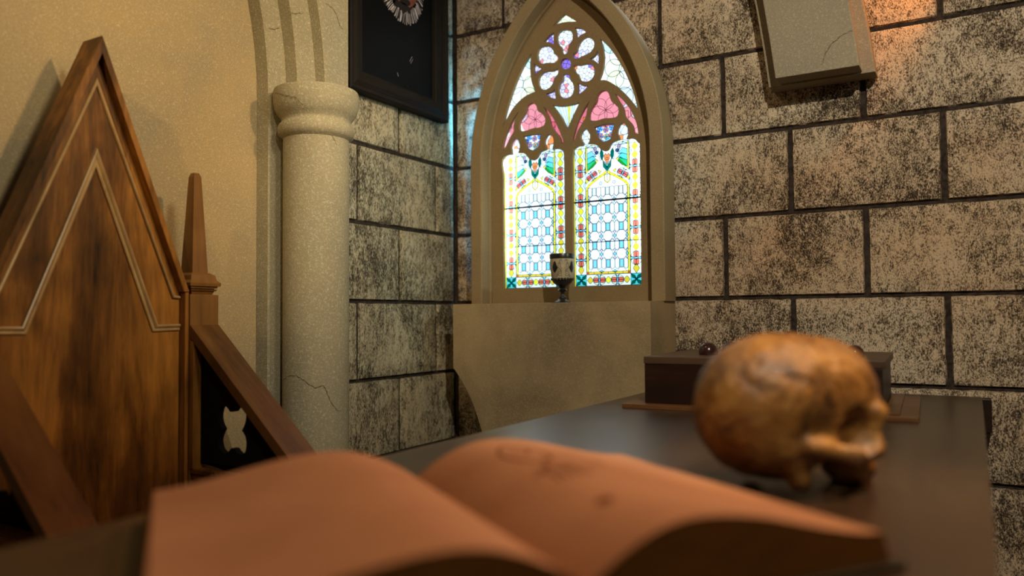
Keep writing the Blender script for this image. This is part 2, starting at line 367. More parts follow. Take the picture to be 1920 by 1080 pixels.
bm = bmesh.new(); lathe(bm, [(0.0735, -0.012), (0.078, -0.008), (0.083, -0.004), (0.0855, 0.004), (0.0855, 0.012), (0.083, 0.020), (0.079, 0.0245), (0.0765, 0.028), (0.078, 0.034), (0.085, 0.042), (0.091, 0.052), (0.0945, 0.066), (0.0955, 0.080), (0.0955, 0.094), (0.094, 0.099), (0.0, 0.101)], (cx, cy, zc), 72)
ribbon(bm, [on_cyl(x, y, r) for (x, y), r in zip(jag([(516, 174), (530, 177), (545, 181), (556, 183), (563, 192), (572, 199), (580, 203)], seed=11), [0.096]*20+[0.094, 0.093, 0.092, 0.092, 0.091])], 0.0009)
build('capital', bm, [M['column'], M['crack']], colm, 50, recalc=False)

# ------------------------------------------------------------------ stone rib ending high on the back wall
rib = empty('stone_rib', (-0.285, 1.85, 0.53), 'grey stone rib hanging from above on the back wall, flat cut end', 'stone rib')
def rib_mesh(xa, xb, y0, y1, zb):
    bm = bmesh.new(); sec = []
    for i in range(15):
        h = i*0.09; dx = -0.11*h-0.12*h*h; z = zb+h
        sec.append([bm.verts.new(p) for p in ((xa+dx, y0, z), (xb+dx, y0, z), (xb+dx, y1, z), (xa+dx, y1, z))])
    for a, b_ in zip(sec, sec[1:]):
        for k in range(4): bm.faces.new((a[k], a[(k+1) % 4], b_[(k+1) % 4], b_[k]))
    bm.faces.new(sec[0][::-1]); bm.faces.new(sec[-1])
    es = [e for e in bm.edges if abs(e.verts[0].co.z-e.verts[1].co.z) > 0.02 or e.verts[0].co.z < zb+0.001 and e.verts[1].co.z < zb+0.001]
    bmesh.ops.recalc_face_normals(bm, faces=bm.faces)
    bmesh.ops.bevel(bm, geom=es, offset=0.0022, segments=2, profile=0.6, affect='EDGES'); return bm
bm = rib_mesh(-0.372, -0.198, 1.80, 1.872, 0.530)
ribbon(bm, [(at(x, y, 1, 1.7997), (0, -1, 0)) for x, y in jag([(1598, 57), (1580, 65), (1566, 76), (1554, 90), (1545, 108), (1540, 122)], seed=2)], 0.0012)
build('rib_face', bm, [M['grey_stone'], M['crack']], rib, recalc=False)
build('rib_backing', rib_mesh(-0.398, -0.172, 1.852, 1.907, 0.526), M['grey_stone'], rib)

# ------------------------------------------------------------------ arched window
win = empty('window_1', (-0.928, 1.87, 0.034), kind='structure')
WX0, WX1, WC, WZ = -1.210, -0.645, -0.9275, 0.42
def arch_pts(off, zbot, n=20):
    """closed outline of the pointed arch, shrunk by off"""
    R_ = 0.610-off; cxl = WC+(0.610-(WC-WX0)); a1 = math.acos((cxl-WC)/R_)
    left = [(cxl-R_*math.cos(a1*i/n), WZ+R_*math.sin(a1*i/n)) for i in range(n+1)]
    right = [(2*WC-x, z) for x, z in left[-2::-1]]
    return [(WX0+off, zbot)]+left+right+[(2*WC-WX0-off, zbot)]
def rim(bm, o1, o2, y1, y2, zbot, n=20):
    A, B = arch_pts(o1, zbot, n), arch_pts(o2, zbot, n)
    va = [bm.verts.new((x, y1, z)) for x, z in A]; vb = [bm.verts.new((x, y2, z)) for x, z in B]
    for i in range(len(A)-1): bm.faces.new((va[i], va[i+1], vb[i+1], vb[i]))
bm = bmesh.new()
rim(bm, 0, 0, 1.8995, 1.822, 0.034); rim(bm, 0, 0.002, 1.822, 1.820, 0.034); rim(bm, 0.002, 0.033, 1.820, 1.820, 0.034)
rim(bm, 0.033, 0.0355, 1.820, 1.8225, 0.034); rim(bm, 0.0355, 0.0375, 1.8225, 1.858, 0.034); rim(bm, 0.0375, 0.0405, 1.858, 1.863, 0.034); rim(bm, 0.0405, 0.0405, 1.863, 1.905, 0.034)
build('window_frame', bm, M['frame_stone'], win)

def z1(x, y): return (860+x/3.6, y/3.6)
def z1b(x, y): return (930+x*0.157436, 170+y*0.157436)
def wp(px): p = at(px[0], px[1], 1, 1.870); return (p.x, p.z)
def conv(L, f): return [tuple(wp(f(p[0], p[1])))+tuple(p[2:]) for p in L]
H = []   # openings in the tracery
c = 1
H.append(conv([(712, 92, c), (760, 120), (802, 145, c), (760, 147), (715, 150), (665, 162), (626, 185, c), (665, 135)], z1))
for L in ([(715, 197), (750, 203), (768, 225), (766, 270), (745, 300), (738, 330), (730, 358), (712, 366), (695, 352), (690, 318), (668, 295), (660, 255), (668, 220), (690, 202)],
          [(850, 250), (880, 250), (910, 275), (914, 310), (895, 345), (865, 367), (835, 378), (800, 395), (770, 388), (766, 368), (790, 345), (800, 315), (820, 275)],
          [(770, 450), (790, 436), (815, 438), (850, 430), (885, 430), (912, 455), (916, 495), (900, 530), (870, 550), (835, 548), (812, 530), (805, 505), (785, 485)],
          [(700, 505), (725, 498), (745, 508), (755, 540), (772, 565), (777, 605), (765, 640), (735, 660), (700, 660), (678, 640), (670, 600), (680, 560), (697, 540)],
          [(650, 468), (668, 462), (676, 478), (665, 505), (645, 530), (635, 560), (615, 590), (580, 606), (550, 595), (535, 565), (538, 525), (560, 492), (600, 478), (625, 478)],
          [(530, 350), (545, 320), (580, 308), (610, 312), (635, 335), (645, 360), (668, 380), (672, 400), (655, 420), (620, 425), (590, 425), (560, 430), (535, 410), (526, 380)],
          [(720+38*math.cos(a*math.pi/4), 430+38*math.sin(a*math.pi/4)) for a in range(8)]):
    H.append(conv(L, z1))
for L in ([(568, 285, c), (605, 240), (645, 215, c), (640, 260), (642, 302, c), (610, 285)], [(780, 185, c), (825, 190), (865, 217, c), (825, 235), (792, 268, c), (790, 225)],
          [(935, 335, c), (945, 385), (942, 440, c), (915, 410), (878, 398, c), (912, 375)], [(800, 558, c), (835, 575), (875, 577, c), (840, 615), (797, 645, c), (803, 600)],
          [(650, 592, c), (650, 630), (657, 668, c), (620, 658), (582, 632, c), (625, 618)], [(505, 422, c), (530, 447), (568, 460, c), (530, 485), (512, 520, c), (503, 470)],
          [(492, 352, c), (482, 440), (490, 540), (516, 617, c), (440, 655), (370, 725), (320, 810), (287, 888, c), (320, 740), (380, 560), (440, 430)],
          [(950, 255, c), (968, 320), (976, 400), (965, 480), (940, 547, c), (990, 542), (1060, 580), (1140, 655), (1212, 747, c), (1175, 610), (1110, 460), (1030, 335)],
          [(628, 708, c), (690, 715), (760, 705), (818, 688, c), (775, 775), (733, 876, c), (680, 775)],
          [(500, 694), (523, 712), (535, 748), (565, 768), (585, 805), (575, 845), (540, 862), (500, 866), (450, 884), (412, 882), (404, 855), (410, 815), (432, 780), (448, 755), (458, 718), (476, 700)],
          [(982, 608), (1010, 625), (1025, 668), (1040, 692), (1068, 710), (1080, 745), (1068, 785), (1030, 797), (980, 800), (930, 815), (890, 812), (876, 790), (888, 740), (905, 712), (925, 685), (932, 648), (952, 620)],
          [(415, 738, c), (385, 795), (370, 850), (372, 885), (345, 930), (322, 980), (292, 1028, c), (302, 950), (340, 850), (375, 785)],
          [(562, 712, c), (600, 745), (640, 800), (670, 860), (697, 925), (705, 962), (690, 972), (678, 925), (645, 885), (618, 845), (608, 800), (585, 755)],
          [(892, 665, c), (872, 715), (857, 790), (825, 845), (800, 890), (782, 945), (765, 948), (777, 895), (800, 820), (842, 735)],
          [(1050, 628, c), (1100, 665), (1160, 740), (1200, 830), (1213, 903, c), (1185, 895), (1168, 840), (1120, 785), (1108, 730), (1078, 680)],
          [(432, 920, c), (490, 908), (555, 905, c), (547, 945), (540, 985), (500, 1015, c), (462, 1000), (448, 958)],
          [(912, 860, c), (975, 838), (1050, 835, c), (1037, 885), (1025, 935), (980, 958, c), (942, 935), (926, 898)]):
    H.append(conv(L, z1))
top_l = [(57, 900), (62, 850), (90, 790), (130, 765), (180, 755, c), (176, 710), (170, 660), (185, 600), (228, 565), (265, 595), (282, 650), (275, 705), (262, 735, c), (320, 738), (365, 770), (395, 812), (440, 820), (482, 790), (520, 725), (582, 700, c), (590, 670), (572, 630), (575, 580), (600, 530), (635, 515), (670, 540), (685, 590), (682, 640), (672, 690, c), (720, 685), (770, 700), (805, 740), (815, 800)]
top_r = [(903, 760), (915, 705), (935, 680), (975, 655), (1020, 652, c), (1035, 625), (1012, 590), (1000, 540), (1015, 490), (1065, 450), (1105, 490), (1120, 540), (1112, 600), (1095, 628, c), (1150, 630), (1210, 652), (1245, 695), (1290, 712), (1330, 690), (1365, 622), (1420, 590), (1455, 580, c), (1462, 555), (1440, 510), (1445, 450), (1470, 400), (1505, 378), (1545, 405), (1570, 460), (1572, 520), (1555, 570, c), (1610, 562), (1660, 580), (1695, 620), (1705, 680)]
LX0, LX1, RX0, RX1, LZ = -1.1345, -0.9400, -0.9175, -0.7245, 0.0765
H.append([(LX0, LZ, c)]+[(LX0, 0.40, c)]+conv(top_l, z1b)[1:-1]+[(LX1, 0.40, c), (LX1, LZ, c)])
H.append([(RX0, LZ, c)]+[(RX0, 0.42, c)]+conv(top_r, z1b)[1:-1]+[(RX1, 0.44, c), (RX1, LZ, c)])

cu = bpy.data.curves.new('tracery', 'CURVE'); cu.dimensions = '2D'; cu.fill_mode = 'BOTH'; cu.extrude = 0.0052; cu.bevel_depth = 0.0008; cu.bevel_resolution = 1
def spline(pts):
    s = cu.splines.new('POLY'); s.points.add(len(pts)-1); s.use_cyclic_u = True
    for i, (x, z) in enumerate(pts): s.points[i].co = (x, z, 0, 1)
spline(arch_pts(0.040, 0.035))
for L in H: spline(catmull(L, sub=4) if True else L)
tmp = bpy.data.objects.new('tmp', cu); COL.objects.link(tmp); bpy.context.view_layer.update()
me = bpy.data.meshes.new_from_object(tmp.evaluated_get(bpy.context.evaluated_depsgraph_get())); bpy.data.objects.remove(tmp)
me.transform(Matrix(((1, 0, 0, 0), (0, 0, -1, 1.8765), (0, 1, 0, 0), (0, 0, 0, 1)))); me.materials.clear()
link('tracery', me, M['field_stone'], win, 35)

# printed glass: coloured film pieces with lead lines, in front of an opal diffuser
GB = bmesh.new(); gm = ['g_'+k for k in GL]; gidx = {k: i for i, k in enumerate(GL)}
YG = 1.8835
def gface(pts, col, lay):
    vs = [GB.verts.new((x, YG-2.5e-5*lay, z)) for x, z in pts]
    try: f = GB.faces.new(vs); f.material_index = gidx[col]
    except ValueError: pass
def line(pts, w=0.0013, closed=False, col='lead', lay=30):
    n = len(pts)
    for i in range(n if closed else n-1):
        a, b_ = Vector(pts[i]), Vector(pts[(i+1) % n]); d = b_-a
        if d.length < 1e-6: continue
        s = Vector((-d.y, d.x)).normalized()*w/2; e = d.normalized()*w*0.3
        gface([tuple(a-s-e), tuple(b_-s+e), tuple(b_+s+e), tuple(a+s-e)], col, lay)
def piece(pts, col=None, lay=1, w=0.0013, lead='lead'):
    if col: gface(pts, col, lay)
    if w: line(pts, w, True, lead, 30)
def ell(cx_, cz, rx, rz, rot=0.0, n=16, a0=0.0, a1=2*math.pi):
    full = abs(a1-a0-2*math.pi) < 1e-6
    return [(cx_+rx*math.cos(t)*math.cos(rot)-rz*math.sin(t)*math.sin(rot), cz+rx*math.cos(t)*math.sin(rot)+rz*math.sin(t)*math.cos(rot))
            for t in (a0+(a1-a0)*i/(n if full else n-1) for i in range(n))]
def lancet(x0, x1):
    sx = (x1-x0)/413.0; sz = 0.000443
    P = lambda u, y: (x0+u*sx, LZ+(876-y)*sz)
    PL = lambda L: [P(u, y) for u, y in L]
    def C(u, y, r, col, lay=3, rz=None): piece([P(u+r*math.cos(t*math.pi/7), y+(rz or r)*math.sin(t*math.pi/7)) for t in range(14)], col, lay)
    def flower(u, y, rot=0.0, halo='cream', sc=1.0, side='sky'):
        cr_, sr = math.cos(rot), math.sin(rot)
        T = lambda a, b_: P(u+(a*cr_-b_*sr)*sc, y+(a*sr+b_*cr_)*sc)
        for s in (1, -1):
            piece([T(31*math.cos(t*math.pi/10), s*(6+36*math.sin(t*math.pi/10))) for t in range(11)], halo, 1)
            for q in (1, -1):
                piece([T(q*a, s*b_) for a, b_ in ((0.5, 4), (0.5, 37), (8, 38), (15, 32), (16, 18), (13, 6))], 'red', 2)
        for q in (1, -1): piece([T(q*a, b_) for a, b_ in ((9, 0), (33, -13), (26, 0), (33, 13))], side, 2)
        piece([T(9*math.cos(t*math.pi/6), 9*math.sin(t*math.pi/6)) for t in range(12)], 'sky', 3)
    def dia(u, y, col='yellow', w=17, h=25, rot=False):
        piece(PL([(u, y-h), (u+w, y-4), (u+w, y+4), (u, y+h), (u-w, y+4), (u-w, y-4)] if not rot else [(u-h, y), (u-4, y-w), (u+4, y-w), (u+h, y), (u+4, y+w), (u-4, y+w)]), col, 2)
    # border columns
    for bu in (40, 374):
        piece(PL([(bu-33, 42), (bu+33, 42), (bu+33, 805), (bu-33, 805)]), 'pale', 0)
        for i, fy in enumerate((-2, 178, 357, 537, 716)):
            if i: flower(bu, fy, halo='cream' if fy < 400 else 'olive', side='ice' if fy < 400 else 'sky')
            gy = 'yellow' if fy < 400 else 'gold'
            if fy < 700:
                dia(bu, fy+65, gy); dia(bu, fy+114, gy)
                for q in (1, -1): piece(PL([(bu+q*33, fy+90-26), (bu+q*19, fy+90), (bu+q*33, fy+90+26)]), 'ice', 2)
            else:
                dia(bu, 776, gy, 17, 28)
    for (ua, ub) in ((0, 6), (407, 413)): piece(PL([(ua, 20), (ub, 20), (ub, 873), (ua, 873)]), 'yellow', 1, 0.0008)
    # yellow bands with arch
    for s in (1, -1):
        F = lambda u: 207+s*(u-207)
        piece(PL([(F(76), 300), (F(88), 300), (F(88), 790), (F(76), 790)]), 'yellow', 1)
        for y in range(350, 790, 62): line(PL([(F(76), y), (F(88), y)]), 0.0009)
        o_ = [(76, 300), (79, 280), (92, 262), (122, 240), (160, 215), (188, 200), (196, 188)]; i_ = [(88, 300), (91, 286), (102, 271), (130, 250), (168, 226), (196, 211), (207, 200)]
        for a in range(6): piece(PL([(F(o_[a][0]), o_[a][1]), (F(o_[a+1][0]), o_[a+1][1]), (F(i_[a+1][0]), i_[a+1][1]), (F(i_[a][0]), i_[a][1])]), 'yellow', 1, 0.0010)
        # fans and side leaves
        for q, (ya, yb) in enumerate(((40, 75), (75, 108), (108, 140), (140, 178))):
            piece(PL([(F(84), ya), (F(84), yb), (F(118), yb-14), (F(142), (yb-14)*0.55+48), (F(128), (ya-10)*0.55+45), (F(112), ya-12)]), ['ice', 'sky', 'teal', 'green'][q] if s == -1 or x0 > -1 else ['white', 'ice', 'aqua', 'teal'][q], 1)
        piece(PL([(F(76), 196), (F(76), 30), (F(84), 28), (F(84), 180), (F(146), 118), (F(154), 124)]), 'yellow', 2)
        C(F(136), 52, 10, 'mauve'); C(F(143), 76, 10, 'slate', rz=12)
        piece(PL([(F(152), 40), (F(166), 52), (F(176), 80), (F(178), 112), (F(168), 128), (F(160), 110), (F(156), 80)]), 'white', 1)
        piece(PL([(F(172), 60), (F(184), 76), (F(186), 104), (F(176), 124), (F(166), 106), (F(164), 78)]), 'forest', 2)
        piece(PL([(F(88), 40), (F(112), 26), (F(140), 34), (F(128), 45)]), 'ice', 1)
        flower(F(113), 213, math.radians(s*-32+90) if s == 1 else math.radians(90+32), halo='ice', sc=0.86, side='ice')
        piece(PL([(F(73), 228), (F(96), 238), (F(76), 258)]), 'yellow', 2)
        piece(PL([(F(152), 182), (F(172), 190), (F(160), 204)]), 'yellow', 2)
    piece(PL([(180, 118), (184, 166), (207, 194), (230, 166), (234, 118), (222, 148), (207, 166), (192, 148)]), 'forest', 3)
    piece(PL([(190, 132), (207, 176), (224, 132), (207, 156)]), 'teal', 2)
    piece(PL([(207, 150), (191, 120), (189, 96), (199, 86), (207, 98), (215, 86), (225, 96), (223, 120)]), 'orange', 2)
    C(207, 118, 8, 'white', 4)
    piece(PL([(190, 212), (190, 246), (207, 262), (224, 246), (224, 212)]), 'white', 1); line(PL([(190, 212), (190, 246), (207, 262), (224, 246), (224, 212)]), 0.0032, False, 'yellow', 5); line(PL([(207, 200), (207, 250)]))
    # lattice
    cols = (126, 207, 288)
    def hexa(u, y):
        t = y-36 if y > 330 else y-26
        piece(PL([(u-13, y-22), (u, t), (u+13, y-22), (u+13, y+22), (u, y+34), (u-13, y+22)]), 'pale' if y > 400 else 'white', 1)
    for y in (310, 417, 524, 632, 742):
        for u in cols:
            piece(PL([(u-11, y-22), (u+11, y-22), (u+11, y+22), (u-11, y+22)]), 'ice' if y < 400 else 'sky', 2)
            for du in (-27, 27): hexa(u+du, y)
    for y in (363, 470, 578, 686):
        for u in cols:
            piece(PL([(u-12, y-30), (u+12, y-30), (u+29, y-11), (u+29, y+11), (u+12, y+30), (u-12, y+30), (u-29, y+11), (u-29, y-11)]), 'white', 1)
        for u in (92, 166.5, 247.5, 322):
            C(u, y, 9, 'sky')
            if y > 560:
                for d in (-22, 22): piece(PL([(u, y+d-11), (u+8, y+d), (u, y+d+11), (u-8, y+d)]), 'lilac', 1)
            else:
                for d in (-22, 22): piece(PL([(u, y+d-11), (u+8, y+d), (u, y+d+11), (u-8, y+d)]), 'ice', 1)
    for u in (166.5, 247.5): C(u, 262, 9, 'ice'); C(u, 788, 9, 'sky')
    for u in cols: line(PL([(u-30, 790), (u-12, 768), (u+12, 768), (u+30, 790)]))
    # bottom bands
    piece(PL([(76, 790), (338, 790), (338, 803), (76, 803)]), 'gold', 1)
    for u in (120, 165, 207, 250, 295): line(PL([(u, 790), (u, 803)]))
    for u in (76, 326): piece(PL([(u, 790), (u+12, 790), (u+12, 803), (u, 803)]), 'red', 2)
    piece(PL([(6, 805), (407, 805), (407, 872), (6, 872)]), 'pale', 0)
    for u in (40, 374):
        piece(PL([(u-33, 806), (u+33, 806), (u+33, 872), (u-33, 872)]), 'teal', 1)
        for sx_ in (1, -1):
            for sy in (1, -1): piece(PL([(u, 839), (u+sx_*9, 839+sy*24), (u+sx_*31, 839+sy*31), (u+sx_*26, 839+sy*10)]), 'forest', 2)
        C(u, 839, 8, 'sky', 4)
    for u in (152, 262): flower(u, 839, math.pi/2, halo='olive', sc=0.94)
    for u in (96, 207, 318): dia(u, 839, 'gold' if u != 207 else 'yellow', 19, 19, True)
    piece(PL([(0, 872), (413, 872), (413, 880), (0, 880)]), 'yellow', 1, 0.0008)

def clip(poly, p, n):
    out = []
    for i in range(len(poly)):
        a, b_ = poly[i-1], poly[i]; da = (a[0]-p[0])*n[0]+(a[1]-p[1])*n[1]; db = (b_[0]-p[0])*n[0]+(b_[1]-p[1])*n[1]
        if (da <= 0) != (db <= 0): t = da/(da-db); out.append((a[0]+(b_[0]-a[0])*t, a[1]+(b_[1]-a[1])*t))
        if db <= 0: out.append(b_)
    return out
def voronoi(seeds, bound):
    for i, s in enumerate(seeds):
        poly = bound[:]
        for j, q in enumerate(seeds):
            if i == j: continue
            if abs(s[0]-q[0])+abs(s[1]-q[1]) > 0.09: continue
            poly = clip(poly, ((s[0]+q[0])/2, (s[1]+q[1])/2), (q[0]-s[0], q[1]-s[1]))
            if not poly: break
        if poly: yield s, poly
for x0_, x1_ in ((LX0, LX1), (RX0, RX1)):
    rnd = random.Random(11); sd_ = []; zt = LZ+(876-42)*0.000443
    for _ in range(900):
        s = (rnd.uniform(x0_, x1_), rnd.uniform(zt, zt+0.085))
        if all((s[0]-q[0])**2+(s[1]-q[1])**2 > 0.0125**2 for q in sd_): sd_.append(s)
    bounds = [(x0_, x1_, zt, zt+0.024)]+[(wp(z1b(a, 500))[0]-0.0115, wp(z1b(a, 500))[0]+0.0115, zt+0.024, zt+0.085) for a in ((228, 635) if x0_ < -1 else (1062, 1508))]
    for xa_, xb_, za_, zb_ in bounds:
        for s, poly in voronoi(sd_, [(xa_, za_), (xb_, za_), (xb_, zb_), (xa_, zb_)]):
            q = rnd.random(); piece(poly, 'orange' if q < 0.12 else 'rose' if q < 0.18 else 'sky' if q < 0.26 else 'cream' if q < 0.5 else 'ice', 1, 0.0011)
lancet(LX0, LX1); lancet(RX0, RX1)
rc = wp(z1(720, 430)); RR = 0.112
rnd = random.Random(5); seeds = []
for _ in range(6000):
    a, r_ = rnd.uniform(0, 2*math.pi), RR*math.sqrt(rnd.random()); s = (rc[0]+r_*math.cos(a), rc[1]+r_*math.sin(a))
    if all((s[0]-q[0])**2+(s[1]-q[1])**2 > 0.0085**2 for q in seeds): seeds.append(s)
tri = [6+i for i in range(0)]
for s, poly in voronoi(seeds, [(rc[0]+RR*math.cos(t*math.pi/12), rc[1]+RR*math.sin(t*math.pi/12)) for t in range(24)]):
    d = math.hypot(s[0]-rc[0], s[1]-rc[1]); q = rnd.random()
    ang = (math.degrees(math.atan2(s[1]-rc[1], s[0]-rc[0]))-90) % 60; between = 20 < ang < 40
    if d < 0.019: col = 'violet' if q < 0.5 else 'lilac'
    elif d < 0.036: col = ('rose' if q < 0.45 else 'violet' if q < 0.6 else 'orange' if q < 0.72 else 'lilac')
    elif d > 0.066 and between: col = 'lilac' if q < 0.65 else 'violet' if q < 0.8 else 'white'
    else: col = 'rose' if q < 0.07 else 'lilac' if q < 0.17 else 'white'
    piece(poly, col, 1, 0.0012)
# spandrels: large aqua pieces and circle leads
for (bx, sgn) in ((0, 1), (1, -1)):
    fx = lambda x: x if not bx else 1500-x
    for (x, y, r, col) in ((395, 640, 62, None), (330, 760, 62, None), (470, 560, 60, 'cream'), (430, 470, 70, None), (400, 760, 70, 'ice'), (360, 560, 75, 'white'), (455, 640, 62, 'cream'), (480, 400, 60, 'aqua'), (300, 850, 55, 'aqua')):
        yy = y-(110 if bx else 0); p = wp(z1(fx(x), yy)); rr = r*0.00039
        piece(ell(p[0], p[1], rr, rr, n=24), col, 1, 0.0015)
for x, y, r in ((715, 100, 50), (690, 165, 45), (760, 160, 50)):
    p = wp(z1(x, y)); piece(ell(p[0], p[1], r*0.00039, r*0.00039, n=20), 'cream', 1, 0.0008)
# funnel rays
pf = wp(z1(733, 885))
tops = [wp(z1(x, 690)) for x in (600, 650, 680, 700, 722, 738, 755, 775, 800, 840)]
for i, (a, b_) in enumerate(zip(tops, tops[1:])): piece([a, b_, pf], ['aqua', 'ice', 'white', 'aqua', 'yellow', 'cream', 'aqua', 'white', 'aqua'][i], 1, 0.0011)
# pink trefoils
for (x, y, r, hx) in ((502, 800, 105, 0), (980, 735, 110, 0)):
    p = wp(z1(x, y)); k = 0.000395; R1 = r*k
    gface(ell(p[0], p[1]+0.004, R1*1.12, R1*1.15, n=24), 'rose', 1)
    for a in (90, 210, 330):
        q = (p[0]+R1*0.62*math.cos(math.radians(a)), p[1]+R1*0.62*math.sin(math.radians(a)))
        line(ell(q[0], q[1], R1*0.62, R1*0.62, n=24), 0.0012, True, 'red_lead')
    for a in (30, 150, 270):
        q = (p[0]+R1*0.5*math.cos(math.radians(a)), p[1]+R1*0.5*math.sin(math.radians(a)))
        pass
        line(ell(q[0], q[1], R1*0.5, R1*0.5, n=24), 0.0011, True, 'red_lead')
# crescents: pink film with short cross leads
for L, col in (([(415, 738), (385, 795), (340, 850), (372, 885), (345, 930), (292, 1028)], 'rose'), ([(562, 712), (610, 770), (650, 830), (680, 900), (700, 970)], 'pink'),
               ([(892, 665), (850, 740), (820, 820), (790, 890), (770, 948)], 'pink'), ([(1050, 628), (1105, 700), (1150, 770), (1190, 850), (1213, 903)], 'rose')):
    P_ = [Vector(wp(z1(*q))) for q in L]
    for a, b_ in zip(P_, P_[1:]):
        d = (b_-a).normalized(); s = Vector((-d.y, d.x))*0.016
        gface([tuple(a-s), tuple(b_-s), tuple(b_+s), tuple(a+s)], col, 1); line([tuple(b_-s*0.9+d*0.002), tuple(b_+s*0.9)], 0.0012, False, 'red_lead')
# shield mosaics
for (x, y) in ((497, 945), (980, 885)):
    p0 = Vector(wp(z1(x, y)))
    for (dx, dy, cc, pc) in ((0, 0.006, 'blue', 'orange'), (-0.017, 0.010, 'blue', 'sky'), (0.017, 0.010, 'blue', 'sky'), (0.002, -0.012, 'teal', 'orange'), (-0.015, -0.009, 'blue', 'orange'), (0.016, -0.009, 'orange', 'blue'), (0, 0.024, 'deep', 'sky'), (-0.026, 0.0, 'deep', 'blue'), (0.026, 0.0, 'deep', 'blue')):
        ctr = p0+Vector((dx, dy)); 
        for k in range(8):
            a0, a1 = k*math.pi/4, (k+1)*math.pi/4
            piece([tuple(ctr), (ctr.x+0.0085*math.cos(a0), ctr.y+0.0085*math.sin(a0)), (ctr.x+0.0085*math.cos(a1), ctr.y+0.0085*math.sin(a1))], cc if k % 2 else pc, 1, 0.0007, 'lead')
g_ob = build('stained_glass', GB, [M[k] for k in gm], win, recalc=False)
bm = bmesh.new()
for x0, x1 in ((LX0, LX1), (RX0, RX1)):
    box(bm, (x0-0.004, 1.8822, 0.3005), (x1+0.004, 1.8832, 0.3050)); box(bm, (x0-0.004, 1.8822, 0.1925), (x1+0.004, 1.8832, 0.1945))
build('saddle_bar', bm, M['frame_dark'], win)
bm = bmesh.new(); prism(bm, arch_pts(0.042, 0.037), lambda x, z: (x, 1.8860, z), lambda x, z: (x, 1.8866, z)); build('diffuser', bm, M['opal'], win)

# ledge below the window
bm = bmesh.new()
front = [(-0.6495, 0.033), (WX0, 0.033), (WX0, -0.138), (-1.197, -0.152), (-1.176, -0.18), (-1.157, -0.21), (-1.142, -0.242), (-1.130, -0.272), (-1.120, -0.301), (-1.108, -0.34), (-1.10, -0.40), (-0.6495, -0.40)]
prism(bm, front, lambda x, z: (x, 1.731, z), lambda x, z: (x, 1.9075, z), 0.0008)
led = build('stone_ledge', bm, M['panel_stone']); tag(led, 'deep plain stone ledge under the arched window, its left edge curving in below', 'ledge')

# ------------------------------------------------------------------ goblet on the ledge
gx, gy, gz = -0.901, 1.7755, 0.033
gob = empty('goblet', (gx, gy, gz), 'small cream and pewter goblet standing on the window ledge', 'goblet')
bm = bmesh.new(); lathe(bm, [(0, 0.0), (0.0205, 0.0), (0.021, 0.002), (0.0175, 0.0045), (0.0125, 0.007), (0.0085, 0.010), (0, 0.0105)], (gx, gy, gz), 40); build('foot', bm, M['pewter'], gob, 50)
bm = bmesh.new(); lathe(bm, [(0, 0.009), (0.008, 0.009), (0.0095, 0.012), (0.0085, 0.0155), (0.0055, 0.018), (0.005, 0.022), (0.0058, 0.027), (0.009, 0.029), (0.0125, 0.032), (0.0095, 0.035), (0.0065, 0.037), (0.009, 0.040), (0, 0.041)], (gx, gy, gz), 32); build('stem', bm, M['pewter'], gob, 50)
bm = bmesh.new(); lathe(bm, [(0, 0.038), (0.008, 0.040), (0.016, 0.045), (0.0245, 0.052), (0.0275, 0.061), (0.0265, 0.0615), (0, 0.056)], (gx, gy, gz), 48)
for i in range(22):
    a = 2*math.pi*i/22; q = bmesh.ops.create_icosphere(bm, subdivisions=1, radius=0.0036)['verts']
    bmesh.ops.translate(bm, verts=q, vec=(gx+0.0272*math.cos(a), gy+0.0272*math.sin(a), gz+0.0600))
build('calyx', bm, M['pewter'], gob, 60)
def cup_r(h): return 0.0268+0.0046*math.sin(max(0, min(1, (h-0.058)/0.048))*math.pi/2)
bm = bmesh.new(); lathe(bm, [(0, 0.059)]+[(cup_r(h), h) for h in [0.058+0.0051*i for i in range(11)]]+[(0.0290, 0.1145), (0.0275, 0.100), (0.024, 0.066), (0, 0.062)], (gx, gy, gz), 64); build('bowl', bm, M['cream'], gob, 60)
bm = bmesh.new(); lathe(bm, [(0.0308, 0.1115), (0.0324, 0.1125), (0.0327, 0.122), (0.0320, 0.124), (0.0300, 0.124), (0.0290, 0.112)], (gx, gy, gz), 64)
build('rim', bm, M['pewter'], gob, 50)
av = math.atan2(-gy, -gx)   # direction from goblet to the room
def cp(u, h, d=0.0002):     # u metres along the surface, facing the room
    r = cup_r(h)+d; a = av+0.10+u/r; return (gx+r*math.cos(a), gy+r*math.sin(a), gz+h)
bm = bmesh.new()
for s in (1, -1):
    for L in ([(0.004, 0.064), (0.006, 0.080), (0.007, 0.092), (0.010, 0.103), (0.006, 0.108), (0.003, 0.104)], [(0.007, 0.096), (0.012, 0.099), (0.014, 0.094), (0.0115, 0.091)],
              [(0.020, 0.062), (0.014, 0.072), (0.008, 0.077), (0.003, 0.074)], [(0.018, 0.061), (0.012, 0.069), (0.006, 0.071)], [(0.004, 0.064), (0.010, 0.064), (0.014, 0.068)], [(0.0045, 0.078), (0.010, 0.082), (0.013, 0.088)], [(0.002, 0.085), (0.0045, 0.0855)]):
        P_ = catmull(L, False, 5)+[L[-1]]; tube(bm, [cp(s*(u*0.93+0.001), h*0.93+0.008) for u, h in P_], 0.00036, 5)
build('scrollwork', bm, M['ink'], gob)
